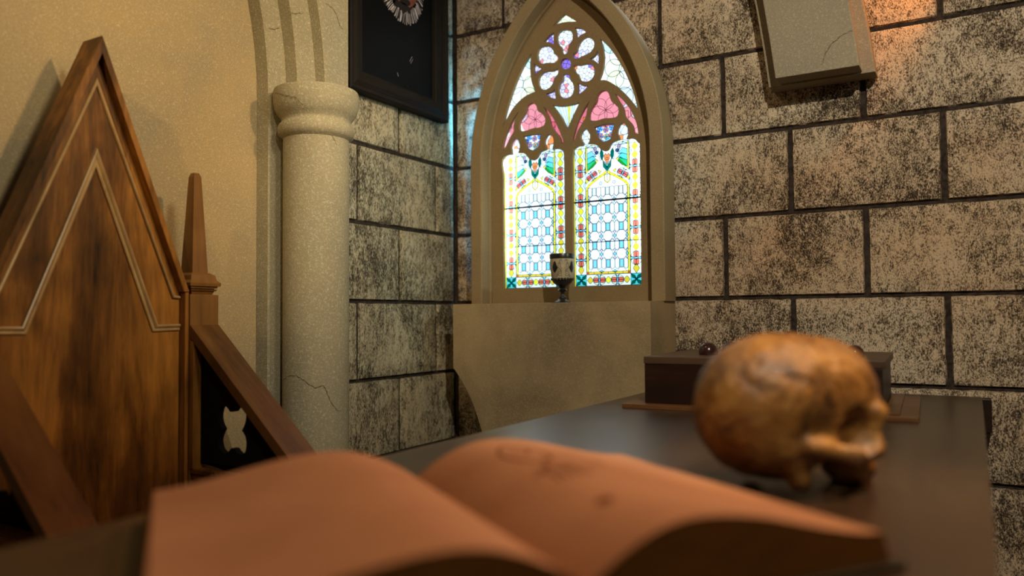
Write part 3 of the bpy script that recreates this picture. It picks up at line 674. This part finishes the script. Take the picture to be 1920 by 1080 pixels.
for s in (1, -1):
    bm = bmesh.new(); out = [(0.022, 0.078), (0.019, 0.083), (0.0165, 0.088), (0.020, 0.093), (0.0215, 0.099), (0.026, 0.105), (0.030, 0.099), (0.032, 0.093), (0.034, 0.087), (0.031, 0.080), (0.027, 0.074)]
    ctr = bm.verts.new(cp(s*0.0235, 0.091, 0.0020)); ring = [bm.verts.new(cp(s*(u-0.002), h+0.001, 0.0004)) for u, h in out]
    for i in range(len(ring)): bm.faces.new((ctr, ring[i], ring[(i+1) % len(ring)]))
    build('leaf_ornament', bm, M['pewter'], gob, 180)

# ------------------------------------------------------------------ framed portrait on the left wall
pic = empty('framed_portrait', (-1.308, 1.634, 0.565), 'black framed dark portrait with a white ruff, on the left block wall', 'picture')
PY0, PY1, PZ0, PZ1 = 1.426, 1.842, 0.562, 1.16
bm = bmesh.new()
levels = [(0.0, -1.3225), (0.0, -1.300), (0.004, -1.296), (0.012, -1.298), (0.014, -1.301), (0.020, -1.299), (0.022, -1.303), (0.028, -1.301), (0.050, -1.306), (0.052, -1.309), (0.056, -1.309), (0.058, -1.316)]
rg = [[bm.verts.new((x, y, z)) for y, z in ((PY0+o_, PZ0+o_), (PY1-o_, PZ0+o_), (PY1-o_, PZ1-o_), (PY0+o_, PZ1-o_))] for o_, x in levels]
for a, b_ in zip(rg, rg[1:]):
    for k in range(4): bm.faces.new((a[k], a[(k+1) % 4], b_[(k+1) % 4], b_[k]))
build('picture_frame', bm, M['frame_dark'], pic)
bm = bmesh.new(); box(bm, (-1.3225, PY0+0.03, PZ0+0.03), (-1.3155, PY1-0.03, PZ1-0.03)); build('canvas', bm, M['canvas'], pic)
pcy, pcz = 1.648, 0.912; XC = -1.3153
rnd = random.Random(3); bm = bmesh.new()
for i in range(150):
    a = 2*math.pi*i/150+rnd.uniform(-0.03, 0.03); tilt = a+rnd.uniform(-0.5, 0.2)
    r0_, r1_ = rnd.uniform(0.70, 0.80), rnd.uniform(0.97, 1.06); w = rnd.uniform(0.0009, 0.0020)
    p = Vector((pcy+0.098*r0_*math.sin(a), pcz-0.112*r0_*math.cos(a))); q = Vector((pcy+0.098*r1_*math.sin(a-0.06), pcz-0.112*r1_*math.cos(a-0.06)))
    s = Vector((-(q-p).y, (q-p).x)).normalized()*w
    bm.faces.new([bm.verts.new((XC+0.0002, v_.x, v_.y)) for v_ in (p-s*0.4, q-s, q+s*0.5, p+s)])
build('painted_ruff', bm, M['white_paint'], pic, recalc=False)
bm = bmesh.new(); bm.faces.new([bm.verts.new((XC, y, z)) for y, z in ell(pcy+0.012, pcz+0.005, 0.060, 0.072, n=32)])
build('painted_face', bm, M['red_paint'], pic, recalc=False)
bm = bmesh.new()
for (y, z, ry, rz, ro) in ((pcy-0.050, pcz-0.045, 0.030, 0.050, -0.5), (pcy+0.014, pcz-0.052, 0.024, 0.010, 0.1), (pcy-0.01, pcz+0.07, 0.062, 0.035, 0), (pcy-0.005, pcz-0.078, 0.050, 0.020, 0.1), (pcy+0.004, pcz-0.025, 0.004, 0.016, 0)):
    bm.faces.new([bm.verts.new((XC+0.0001, a, b_)) for a, b_ in ell(y, z, ry, rz, ro, n=20)])
build('painted_hair', bm, M['dark_paint'], pic, recalc=False)
for pa, pb in (((768, 115), (773, 106)), ((770, 119), (774, 111)), ((745, 136), (747, 143)), ((771, 77), (772, 78)), ((818, 164), (819, 165)), ((763, 161), (764, 162))):
    bm = bmesh.new(); A, B = at(*pa, 0, XC), at(*pb, 0, XC); s_ = Vector((0, 0.0005, 0)); bm.faces.new([bm.verts.new(q) for q in (A-s_, B-s_, B+s_, A+s_)])
    build('paint_fleck', bm, M['white_paint'], pic, recalc=False)

# ------------------------------------------------------------------ throne chair
CX, CM, CZ = -1.27, 0.779, -0.28
ch = empty('throne_chair', (-1.13, CM, ZF), 'tall brown wooden throne with a pointed back between obelisk topped posts', 'chair')
AP, FT = 0.486, 0.050; HW = 0.176
# gable hood: outer rim, front at CX, going back to the wall side
def gable(o):  # o inward offset
    k = 0.415; dz = o/ (k/math.sqrt(1+k*k)) ; 
    return [(CM-HW+o*1.09-0.0, FT), (CM, AP-dz*0.96), (CM+HW-o*1.09, FT)]
bm = bmesh.new()
O, I = gable(0), gable(0.011)
rimpts = [O[0], O[1], O[2], I[2], I[1], I[0]]
prism(bm, rimpts, lambda y, z: (CX, y, z), lambda y, z: (CX-0.058, y, z))
# hood sides run down past the arms
for s in (1, -1):
    ya, yb = CM+s*HW, CM+s*(HW-0.0075); box(bm, (CX-0.058, min(ya, yb), CZ-0.3), (CX-0.002, max(ya, yb), FT))
bmesh.ops.bevel(bm, geom=[e for e in bm.edges], offset=0.0012, segments=1, affect='EDGES')
build('hood', bm, M['chair_wood'], ch)
XR = CX-0.018
bm = bmesh.new(); BI = gable(0.009)
prism(bm, [(BI[0][0], CZ-0.2), BI[0], BI[1], BI[2], (BI[2][0], CZ-0.2)], lambda y, z: (XR, y, z), lambda y, z: (XR-0.025, y, z)); build('back_panel', bm, M['chair_wood'], ch)
def sweep(bm, pts, prof_, xb):
    """moulding profile (inward offset, height) along a planar polyline with mitres, in the Y-Z plane"""
    P_ = [Vector(p) for p in pts]; n = len(P_); rows_ = []
    for i, p in enumerate(P_):
        d1 = (P_[i]-P_[i-1]).normalized() if i else None; d2 = (P_[i+1]-P_[i]).normalized() if i < n-1 else None
        d1 = d1 or d2; d2 = d2 or d1; n1 = Vector((-d1.y, d1.x)); n2 = Vector((-d2.y, d2.x)); m_ = (n1+n2).normalized(); k = 1/max(0.3, m_.dot(n1))
        rows_.append([bm.verts.new((xb+h, p.x+m_.x*k*o_, p.y+m_.y*k*o_)) for o_, h in prof_])
    for a, b_ in zip(rows_, rows_[1:]):
        for k in range(len(prof_)-1): bm.faces.new((a[k], a[k+1], b_[k+1], b_[k]))
xe = HW-0.011
bm = bmesh.new(); sweep(bm, [(CM-xe, 0.040), (CM-0.152, 0.041), (CM, 0.408), (CM+0.152, 0.041), (CM+xe, 0.040)], [(-0.003, 0), (-0.0028, 0.003), (-0.001, 0.0055), (0.001, 0.0055), (0.0028, 0.003), (0.003, 0)], XR)
build('outer_moulding', bm, M['mould_wood'], ch, 60, recalc=False)
bm = bmesh.new(); sweep(bm, [(CM-xe, -0.015), (CM-0.1145, -0.016), (CM, 0.279), (CM+0.1145, -0.016), (CM+xe, -0.015)], [(-0.007, 0), (-0.0068, 0.003), (-0.005, 0.004), (-0.003, 0.0035), (-0.0015, 0.0035), (0.0005, 0.0065), (0.003, 0.0075), (0.0048, 0.0065), (0.0052, 0.003), (0.0055, 0)], XR)
build('inner_moulding', bm, M['mould_wood'], ch, 40, recalc=False)
for s in (1, -1):
    yi, yo = CM+s*0.177, CM+s*0.241; ya, yb = min(yi, yo), max(yi, yo); ym = (yi+yo)/2
    bm = bmesh.new(); box(bm, (CX-0.062, ya, ZF), (CX, yb, 0.046), 0.0015); po = build('post', bm, M['post_wood'], ch)
    bm = bmesh.new(); xm = CX-0.031
    def sq(h0, w0, h1, w1):
        a = [bm.verts.new((xm+i*w0, ym+j*w0, h0)) for i, j in ((-1, -1), (1, -1), (1, 1), (-1, 1))]; b_ = [bm.verts.new((xm+i*w1, ym+j*w1, h1)) for i, j in ((-1, -1), (1, -1), (1, 1), (-1, 1))]
        for k in range(4): bm.faces.new((a[k], a[(k+1) % 4], b_[(k+1) % 4], b_[k]))
        bm.faces.new(a[::-1]); bm.faces.new(b_)
    for q in ((0.046, 0.023, 0.053, 0.026), (0.053, 0.028, 0.056, 0.030), (0.058, 0.030, 0.062, 0.030), (0.062, 0.034, 0.068, 0.035), (0.068, 0.035, 0.074, 0.029), (0.074, 0.029, 0.083, 0.027), (0.083, 0.027, 0.088, 0.020), (0.056, 0.026, 0.058, 0.026)): sq(*q)
    build('finial_base', bm, M['post_wood'], po)
    bm = bmesh.new(); sq(0.088, 0.0175, 0.275, 0.0082); sq(0.275, 0.0082, 0.283, 0.0055); build('obelisk', bm, M['post_wood'], po)
    # arm: sloped rail over a pierced panel
    bm = bmesh.new(); sl = 0.872; x1_ = -0.955; z_top = -0.012
    zz = lambda x: z_top-(x-CX)*sl
    prism(bm, [(CX, z_top), (x1_, zz(x1_)), (x1_, zz(x1_)-0.024), (CX, z_top-0.024)], lambda x, z: (x, ya, z), lambda x, z: (x, yb, z)); arm = build('arm_rail', bm, M['arm_wood'], ch)
    # pierced panel made from a curve with a quatrefoil hole
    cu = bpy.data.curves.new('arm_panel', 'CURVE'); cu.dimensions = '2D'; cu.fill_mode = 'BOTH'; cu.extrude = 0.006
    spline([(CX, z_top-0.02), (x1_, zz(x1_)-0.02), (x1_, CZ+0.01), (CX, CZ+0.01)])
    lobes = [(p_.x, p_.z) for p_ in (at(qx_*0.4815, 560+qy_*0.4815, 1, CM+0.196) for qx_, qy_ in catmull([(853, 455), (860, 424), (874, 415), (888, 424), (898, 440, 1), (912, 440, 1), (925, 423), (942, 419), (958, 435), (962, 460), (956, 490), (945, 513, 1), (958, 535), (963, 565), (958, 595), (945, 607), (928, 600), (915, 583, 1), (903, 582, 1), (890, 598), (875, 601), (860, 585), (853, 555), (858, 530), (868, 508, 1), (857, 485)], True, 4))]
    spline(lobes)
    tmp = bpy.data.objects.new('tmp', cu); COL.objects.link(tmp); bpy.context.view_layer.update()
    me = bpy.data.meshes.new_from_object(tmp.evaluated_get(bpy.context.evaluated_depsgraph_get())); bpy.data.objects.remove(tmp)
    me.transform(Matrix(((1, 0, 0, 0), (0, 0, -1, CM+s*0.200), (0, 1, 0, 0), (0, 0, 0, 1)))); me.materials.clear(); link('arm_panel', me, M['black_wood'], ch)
    bm = bmesh.new(); ia_ = CM+s*0.178
    box(bm, (CX, min(ia_, yo), CZ-0.010), (x1_+0.012, max(ia_, yo), CZ), 0.002); box(bm, (CX, min(ia_, yo)+0.003, CZ-0.022), (x1_+0.008, max(ia_, yo)-0.003, CZ-0.011), 0.002)
    box(bm, (CX-0.002, ya+0.002 if s < 0 else ya, CZ), (CX+0.010, yb if s < 0 else yb-0.03, z_top-0.03)); build('arm_moulding', bm, M['chair_wood'], ch)
    bm = bmesh.new(); box(bm, (x1_-0.04, ya, ZF), (x1_, yb, CZ-0.022), 0.003); build('leg', bm, M['post_wood'], ch)
bm = bmesh.new(); box(bm, (CX-0.055, CM-0.176, -0.50), (x1_+0.01, CM+0.176, -0.46), 0.006); build('seat', bm, M['arm_wood'], ch)
bm = bmesh.new(); box(bm, (x1_-0.035, CM-0.176, ZF+0.08), (x1_-0.015, CM+0.176, -0.46)); build('seat_front', bm, M['chair_wood'], ch)

# ------------------------------------------------------------------ table
TZ = -0.175; TX0, TX1, TY0, TY1 = -0.648, 0.010, -0.10, 1.895
tb = empty('wooden_table', ((TX0+TX1)/2, 0.9, ZF), 'long dark wooden table running to the back wall, open book on it', 'table')
bm = bmesh.new(); box(bm, (TX0, TY0, TZ-0.028), (TX1, TY1, TZ), 0.002); build('tabletop', bm, M['table_wood'], tb)
bm = bmesh.new()
for lo, hi in (((TX0+0.04, TY0+0.05, TZ-0.10), (TX0+0.06, 1.70, TZ-0.028)), ((TX1-0.06, TY0+0.05, TZ-0.10), (TX1-0.04, TY1-0.05, TZ-0.028)), ((TX0+0.06, TY0+0.05, TZ-0.10), (TX1-0.06, TY0+0.07, TZ-0.028))): box(bm, lo, hi)
build('apron', bm, M['chest_wood'], tb)
for x, y in ((TX0+0.06, TY0+0.06), (TX1-0.06, TY0+0.06), (TX0+0.06, 1.62), (TX1-0.06, 1.80)):
    bm = bmesh.new(); box(bm, (x-0.03, y-0.03, ZF), (x+0.03, y+0.03, TZ-0.028), 0.004); build('leg', bm, M['chest_wood'], tb)
bm = bmesh.new(); box(bm, (TX1, 1.855, TZ-0.068), (TX1+0.016, 1.895, TZ-0.001), 0.001); build('end_block', bm, M['chest_wood'], tb)

# ------------------------------------------------------------------ chest at the far end of the table
ct = empty('wooden_chest', (-0.335, 1.56, TZ), 'low dark wooden chest on a stepped plinth behind the skull', 'chest')
RZ = Matrix.Rotation(math.radians(2.6), 3, 'Z'); pv = Vector((-0.33, 1.41, 0))
def rbox(name, lo, hi, m_, par, bev=0.0015):
    bm = bmesh.new(); box(bm, lo, hi, bev); bmesh.ops.rotate(bm, cent=pv, matrix=RZ, verts=bm.verts); return build(name, bm, m_, par)
rbox('plinth', (-0.578, 1.390, TZ), (-0.080, 1.74, TZ+0.009), M['plinth_wood'], ct)
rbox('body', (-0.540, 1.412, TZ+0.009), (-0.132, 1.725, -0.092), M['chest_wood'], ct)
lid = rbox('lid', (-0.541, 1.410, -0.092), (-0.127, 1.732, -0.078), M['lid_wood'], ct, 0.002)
rbox('base_strip', (-0.127, 1.400, TZ+0.009), (-0.108, 1.728, TZ+0.013), M['plinth_wood'], ct, 0.0008)
for (x, y, r) in ((-0.446, 1.50, 0.0185), (-0.418, 1.56, 0.0185), (-0.186, 1.52, 0.0165)):
    bm = bmesh.new(); lathe(bm, [(0, 0), (r*0.95, 0), (r*1.0, r*0.35), (r*0.85, r*0.85), (r*0.5, r*1.2), (0, r*1.32)], (x, y, -0.078), 28); build('knob', bm, M['knob'], lid, 60)

# ------------------------------------------------------------------ skull (distance field meshed by surface nets)
def nets(F, org, h):
    s = F < 0; nx, ny, nz = F.shape
    c8 = sum(s[i:nx-1+i, j:ny-1+j, k:nz-1+k].astype(int) for i in (0, 1) for j in (0, 1) for k in (0, 1))
    act = (c8 > 0) & (c8 < 8); idx = -np.ones(act.shape, int); cells = np.argwhere(act); idx[act] = np.arange(len(cells))
    acc = np.zeros((len(cells), 3)); cnt = np.zeros(len(cells))
    cor = [(i, j, k) for i in (0, 1) for j in (0, 1) for k in (0, 1)]
    for a in cor:
        for ax in range(3):
            if a[ax]: continue
            b_ = list(a); b_[ax] = 1
            fa = F[cells[:, 0]+a[0], cells[:, 1]+a[1], cells[:, 2]+a[2]]; fb = F[cells[:, 0]+b_[0], cells[:, 1]+b_[1], cells[:, 2]+b_[2]]
            x = (fa < 0) != (fb < 0); t = np.where(x, fa/(fa-fb+1e-20), 0); p = np.tile(np.array(a, float), (len(cells), 1)); p[:, ax] += t
            acc[x] += p[x]; cnt[x] += 1
    V = (cells+acc/cnt[:, None])*h+np.array(org); faces = []
    for ax in range(3):
        o1, o2 = (ax+1) % 3, (ax+2) % 3
        sl0 = [slice(None)]*3; sl1 = [slice(None)]*3; sl0[ax] = slice(0, -1); sl1[ax] = slice(1, None)
        x = np.argwhere(s[tuple(sl0)] != s[tuple(sl1)])
        for e in x:
            if e[o1] == 0 or e[o2] == 0 or e[o1] >= F.shape[o1]-1 or e[o2] >= F.shape[o2]-1: continue
            q = []
            for d1, d2 in ((0, 0), (-1, 0), (-1, -1), (0, -1)):
                g = e.copy(); g[o1] += d1; g[o2] += d2; q.append(int(idx[tuple(g)]))
            faces.append(q if s[tuple(e)] else q[::-1])
    return V, faces
h = 0.0018; org = (-0.112, -0.082, -0.004)
gxx, gyy, gzz = np.meshgrid(*[org[i]+h*np.arange(n) for i, n in enumerate((122, 92, 94))], indexing='ij'); ay = np.abs(gyy)
def E(c_, r_, y=ay):
    k0 = np.sqrt(((gxx-c_[0])/r_[0])**2+((y-c_[1])/r_[1])**2+((gzz-c_[2])/r_[2])**2); k1 = np.sqrt(((gxx-c_[0])/r_[0]**2)**2+((y-c_[1])/r_[1]**2)**2+((gzz-c_[2])/r_[2]**2)**2)+1e-9
    return k0*(k0-1)/k1
def Cp(a, b_, r_, y=ay):
    a = np.array(a); d = np.array(b_)-a; px, py, pz = gxx-a[0], y-a[1], gzz-a[2]; t = np.clip((px*d[0]+py*d[1]+pz*d[2])/d.dot(d), 0, 1)
    return np.sqrt((px-t*d[0])**2+(py-t*d[1])**2+(pz-t*d[2])**2)-r_
def U(a, b_, k): g = np.clip(0.5+0.5*(b_-a)/k, 0, 1); return b_*(1-g)+a*g-k*g*(1-g)
def D(a, b_, k): return -U(-a, b_, k)
F = E((-0.012, 0, 0.094), (0.090, 0.068, 0.070), gyy)
F = U(F, E((0.042, 0, 0.102), (0.050, 0.052, 0.052), gyy), 0.02)
F = U(F, E((-0.058, 0, 0.072), (0.042, 0.048, 0.042), gyy), 0.02)
F = U(F, E((-0.018, 0, 0.058), (0.060, 0.050, 0.040), gyy), 0.02)
F = U(F, E((-0.022, 0, 0.048), (0.056, 0.050, 0.034), gyy), 0.02)
F = U(F, Cp((0.086, 0, 0.088), (0.070, 0.046, 0.082), 0.010), 0.012)
F = U(F, E((0.066, 0, 0.040), (0.026, 0.027, 0.034), gyy), 0.012)
F = U(F, E((0.068, 0, 0.020), (0.028, 0.031, 0.020), gyy), 0.010)
F = U(F, Cp((0.066, 0.047, 0.082), (0.060, 0.048, 0.050), 0.0075), 0.008)
F = U(F, E((0.058, 0.040, 0.045), (0.022, 0.016, 0.015)), 0.012)
F = U(F, Cp((0.055, 0.052, 0.046), (0.028, 0.067, 0.044), 0.0080), 0.010)
F = U(F, Cp((0.028, 0.067, 0.044), (-0.020, 0.061, 0.052), 0.0085), 0.012)
F = U(F, Cp((-0.030, 0.046, 0.045), (-0.020, 0.045, 0.016), 0.0115), 0.010)
F = U(F, Cp((0.090, 0, 0.085), (0.099, 0, 0.064), 0.006), 0.008)
F = U(F, Cp((0.088, 0.012, 0.075), (0.078, 0.018, 0.040), 0.006), 0.008)
F = D(F, E((0.040, 0.062, 0.064), (0.024, 0.016, 0.024)), 0.006)
F = D(F, E((0.086, 0.0265, 0.066), (0.024, 0.0155, 0.0150)), 0.004)
F = D(F, E((0.097, 0, 0.046), (0.014, 0.010, 0.014), gyy), 0.003)
F = D(F, E((0.022, 0.030, 0.020), (0.030, 0.020, 0.026)), 0.006)
F = D(F, E((-0.035, 0, 0.008), (0.016, 0.014, 0.012), gyy), 0.003)
V, fc = nets(F, org, h)
rsk = np.random.RandomState(2); me = bpy.data.meshes.new('cranium'); me.from_pydata(V.tolist(), [], fc)
bm = bmesh.new(); bm.from_mesh(me)
bmesh.ops.smooth_vert(bm, verts=bm.verts, factor=0.5, use_axis_x=True, use_axis_y=True, use_axis_z=True); bm.normal_update()
for v_ in bm.verts:
    v_.co += v_.normal*(0.0012*noise.noise(v_.co*60)+0.0007*noise.noise(v_.co*170))
bm.to_mesh(me); bm.free()
sp = at(1484, 912, 2, TZ); sk = empty('skull', (sp.x, sp.y, TZ), 'brown mottled human skull without a jaw, beside the open book', 'skull')
sk.rotation_euler = (0, 0, YAW+0.24); sk.scale = (0.97, 0.97, 0.955)
craw = link('cranium', me, M['bone'], None, 180); craw.parent = sk
bm = bmesh.new()
for i in range(14):
    a = math.radians(-90+180*(i+0.5)/14); x, y = 0.064+0.0245*math.cos(a), 0.0245*math.sin(a)
    q = box(bm, (x-0.0026, y-0.0024, 0.0), (x+0.0026, y+0.0024, 0.013), 0.0012, Matrix.Rotation(a, 3, 'Z'), (x, y, 0))
tt = build('teeth', bm, M['tooth'], None, 60); tt.parent = sk

# ------------------------------------------------------------------ open book in the foreground
bk = empty('open_book', (-0.33, 0.50, TZ), 'thick open book with curling tan pages, nearest thing on the dark table', 'book')
FG, NG = Vector((-0.462, 0.599)), Vector((-0.190, 0.404)); sd = (FG-NG).normalized(); sp_ = Vector((sd.y, -sd.x))   # spine (near to far), to the right page
BL = (FG-NG).length; PWD = 0.228
def page_h(t, side):   # height of the page surface above the table at t (0 gutter to 1 fore-edge)
    hump = 0.33 if side > 0 else 0.36
    g0, hp, ed = 0.021, 0.053, (0.026 if side > 0 else 0.031)
    if t < hump: s = t/hump; return g0+(hp-g0)*math.sin(s*math.pi/2)**0.85
    s = (t-hump)/(1-hump); return hp+(ed-hp)*(0.5-0.5*math.cos(math.pi*min(1, s*0.93)))/(0.5-0.5*math.cos(math.pi*0.93))
def bp(t, l, side, dh=0.0, absz=None):
    q = NG+sd*(BL*l)+sp_*(side*PWD*t); return (q.x, q.y, TZ+(page_h(t, side)+dh if absz is None else absz))
for side in (1, -1):
    bm = bmesh.new(); n = 30; tops_ = [[bm.verts.new(bp(i/n, l, side)) for i in range(n+1)] for l in (0, 0.5, 1.0)]
    for a, b_ in zip(tops_, tops_[1:]):
        for i in range(n): bm.faces.new((a[i], a[i+1], b_[i+1], b_[i]))
    build('page', bm, M['paper'], bk, 180, recalc=False)
    bm = bmesh.new()
    def slope_out(f): return 1+0.03*(1-f) # pages fan out slightly toward the cover
    L_ = 10
    for l in (0, 1.0):
        g = [[bm.verts.new(bp((i/n)*slope_out(j/L_), l, side, absz=0.0055+(page_h(i/n, side)-0.0062)*j/L_)) for j in range(L_+1)] for i in range(n+1)]
        for i in range(n):
            for j in range(L_): bm.faces.new((g[i][j], g[i+1][j], g[i+1][j+1], g[i][j+1]))
    g = [[bm.verts.new(bp(slope_out(j/L_), l, side, absz=0.0055+(page_h(1, side)-0.0062)*j/L_)) for j in range(L_+1)] for l in (0, 1)]
    for j in range(L_): bm.faces.new((g[0][j], g[1][j], g[1][j+1], g[0][j+1]))
    g = [bm.verts.new(bp(t, l, side, absz=0.0055)) for t, l in ((0, 0), (1.03, 0), (1.03, 1), (0, 1))]; bm.faces.new(g)
    build('page_block', bm, M['pages_edge'], bk, recalc=False)
bm = bmesh.new(); pts = [(-1.07, -0.015), (1.07, -0.015), (1.07, 1.015), (-1.07, 1.015)]
def cvp(t, l, z): q = NG+sd*(BL*l)+sp_*(PWD*t); return (q.x, q.y, TZ+z)
prism(bm, pts, lambda t, l: cvp(t, l, 0.0005), lambda t, l: cvp(t, l, 0.0050), 0.001); build('cover', bm, M['cover'], bk)
bm = bmesh.new(); rnd = random.Random(7)
def stroke(pts, w=0.0007, side=1):
    P_ = catmull(pts, False, 4)+[pts[-1]]; L2 = []
    for i, (t, l) in enumerate(P_):
        a = P_[max(i-1, 0)]; b_ = P_[min(i+1, len(P_)-1)]; d = Vector(((b_[0]-a[0])*PWD, (b_[1]-a[1])*BL)).normalized(); ox, oy = -d.y*w/PWD, d.x*w/BL
        L2.append((bm.verts.new(bp(t+ox, l+oy, side, 0.0003)), bm.verts.new(bp(t-ox, l-oy, side, 0.0003))))
    for a, b_ in zip(L2, L2[1:]): bm.faces.new((a[0], b_[0], b_[1], a[1]))
stroke([(0.30, 0.86), (0.25, 0.80), (0.24, 0.70), (0.30, 0.62), (0.38, 0.66), (0.40, 0.76), (0.36, 0.84), (0.30, 0.86)], 0.0016)
stroke([(0.28, 0.78), (0.32, 0.72), (0.36, 0.78)], 0.0014); stroke([(0.31, 0.62), (0.28, 0.54), (0.20, 0.50)], 0.0016); stroke([(0.34, 0.62), (0.40, 0.54), (0.52, 0.56)], 0.0016); stroke([(0.42, 0.72), (0.52, 0.70), (0.58, 0.62)], 0.0014)
for k in range(5): stroke([(0.24+0.03*k, 0.56), (0.25+0.03*k, 0.48), (0.24+0.03*k, 0.42)], 0.0010)
build('ink_drawing', bm, M['sepia'], bk, recalc=False)
bm = bmesh.new()
for k in range(3): a = k*0.9; stroke([(0.235+0.02*math.cos(a+q), 0.215+0.013*math.sin(a+q)) for q in (0, 1.3, 2.6, 3.9)], 0.0028)
build('ink_spot', bm, M['sepia'], bk, recalc=False)
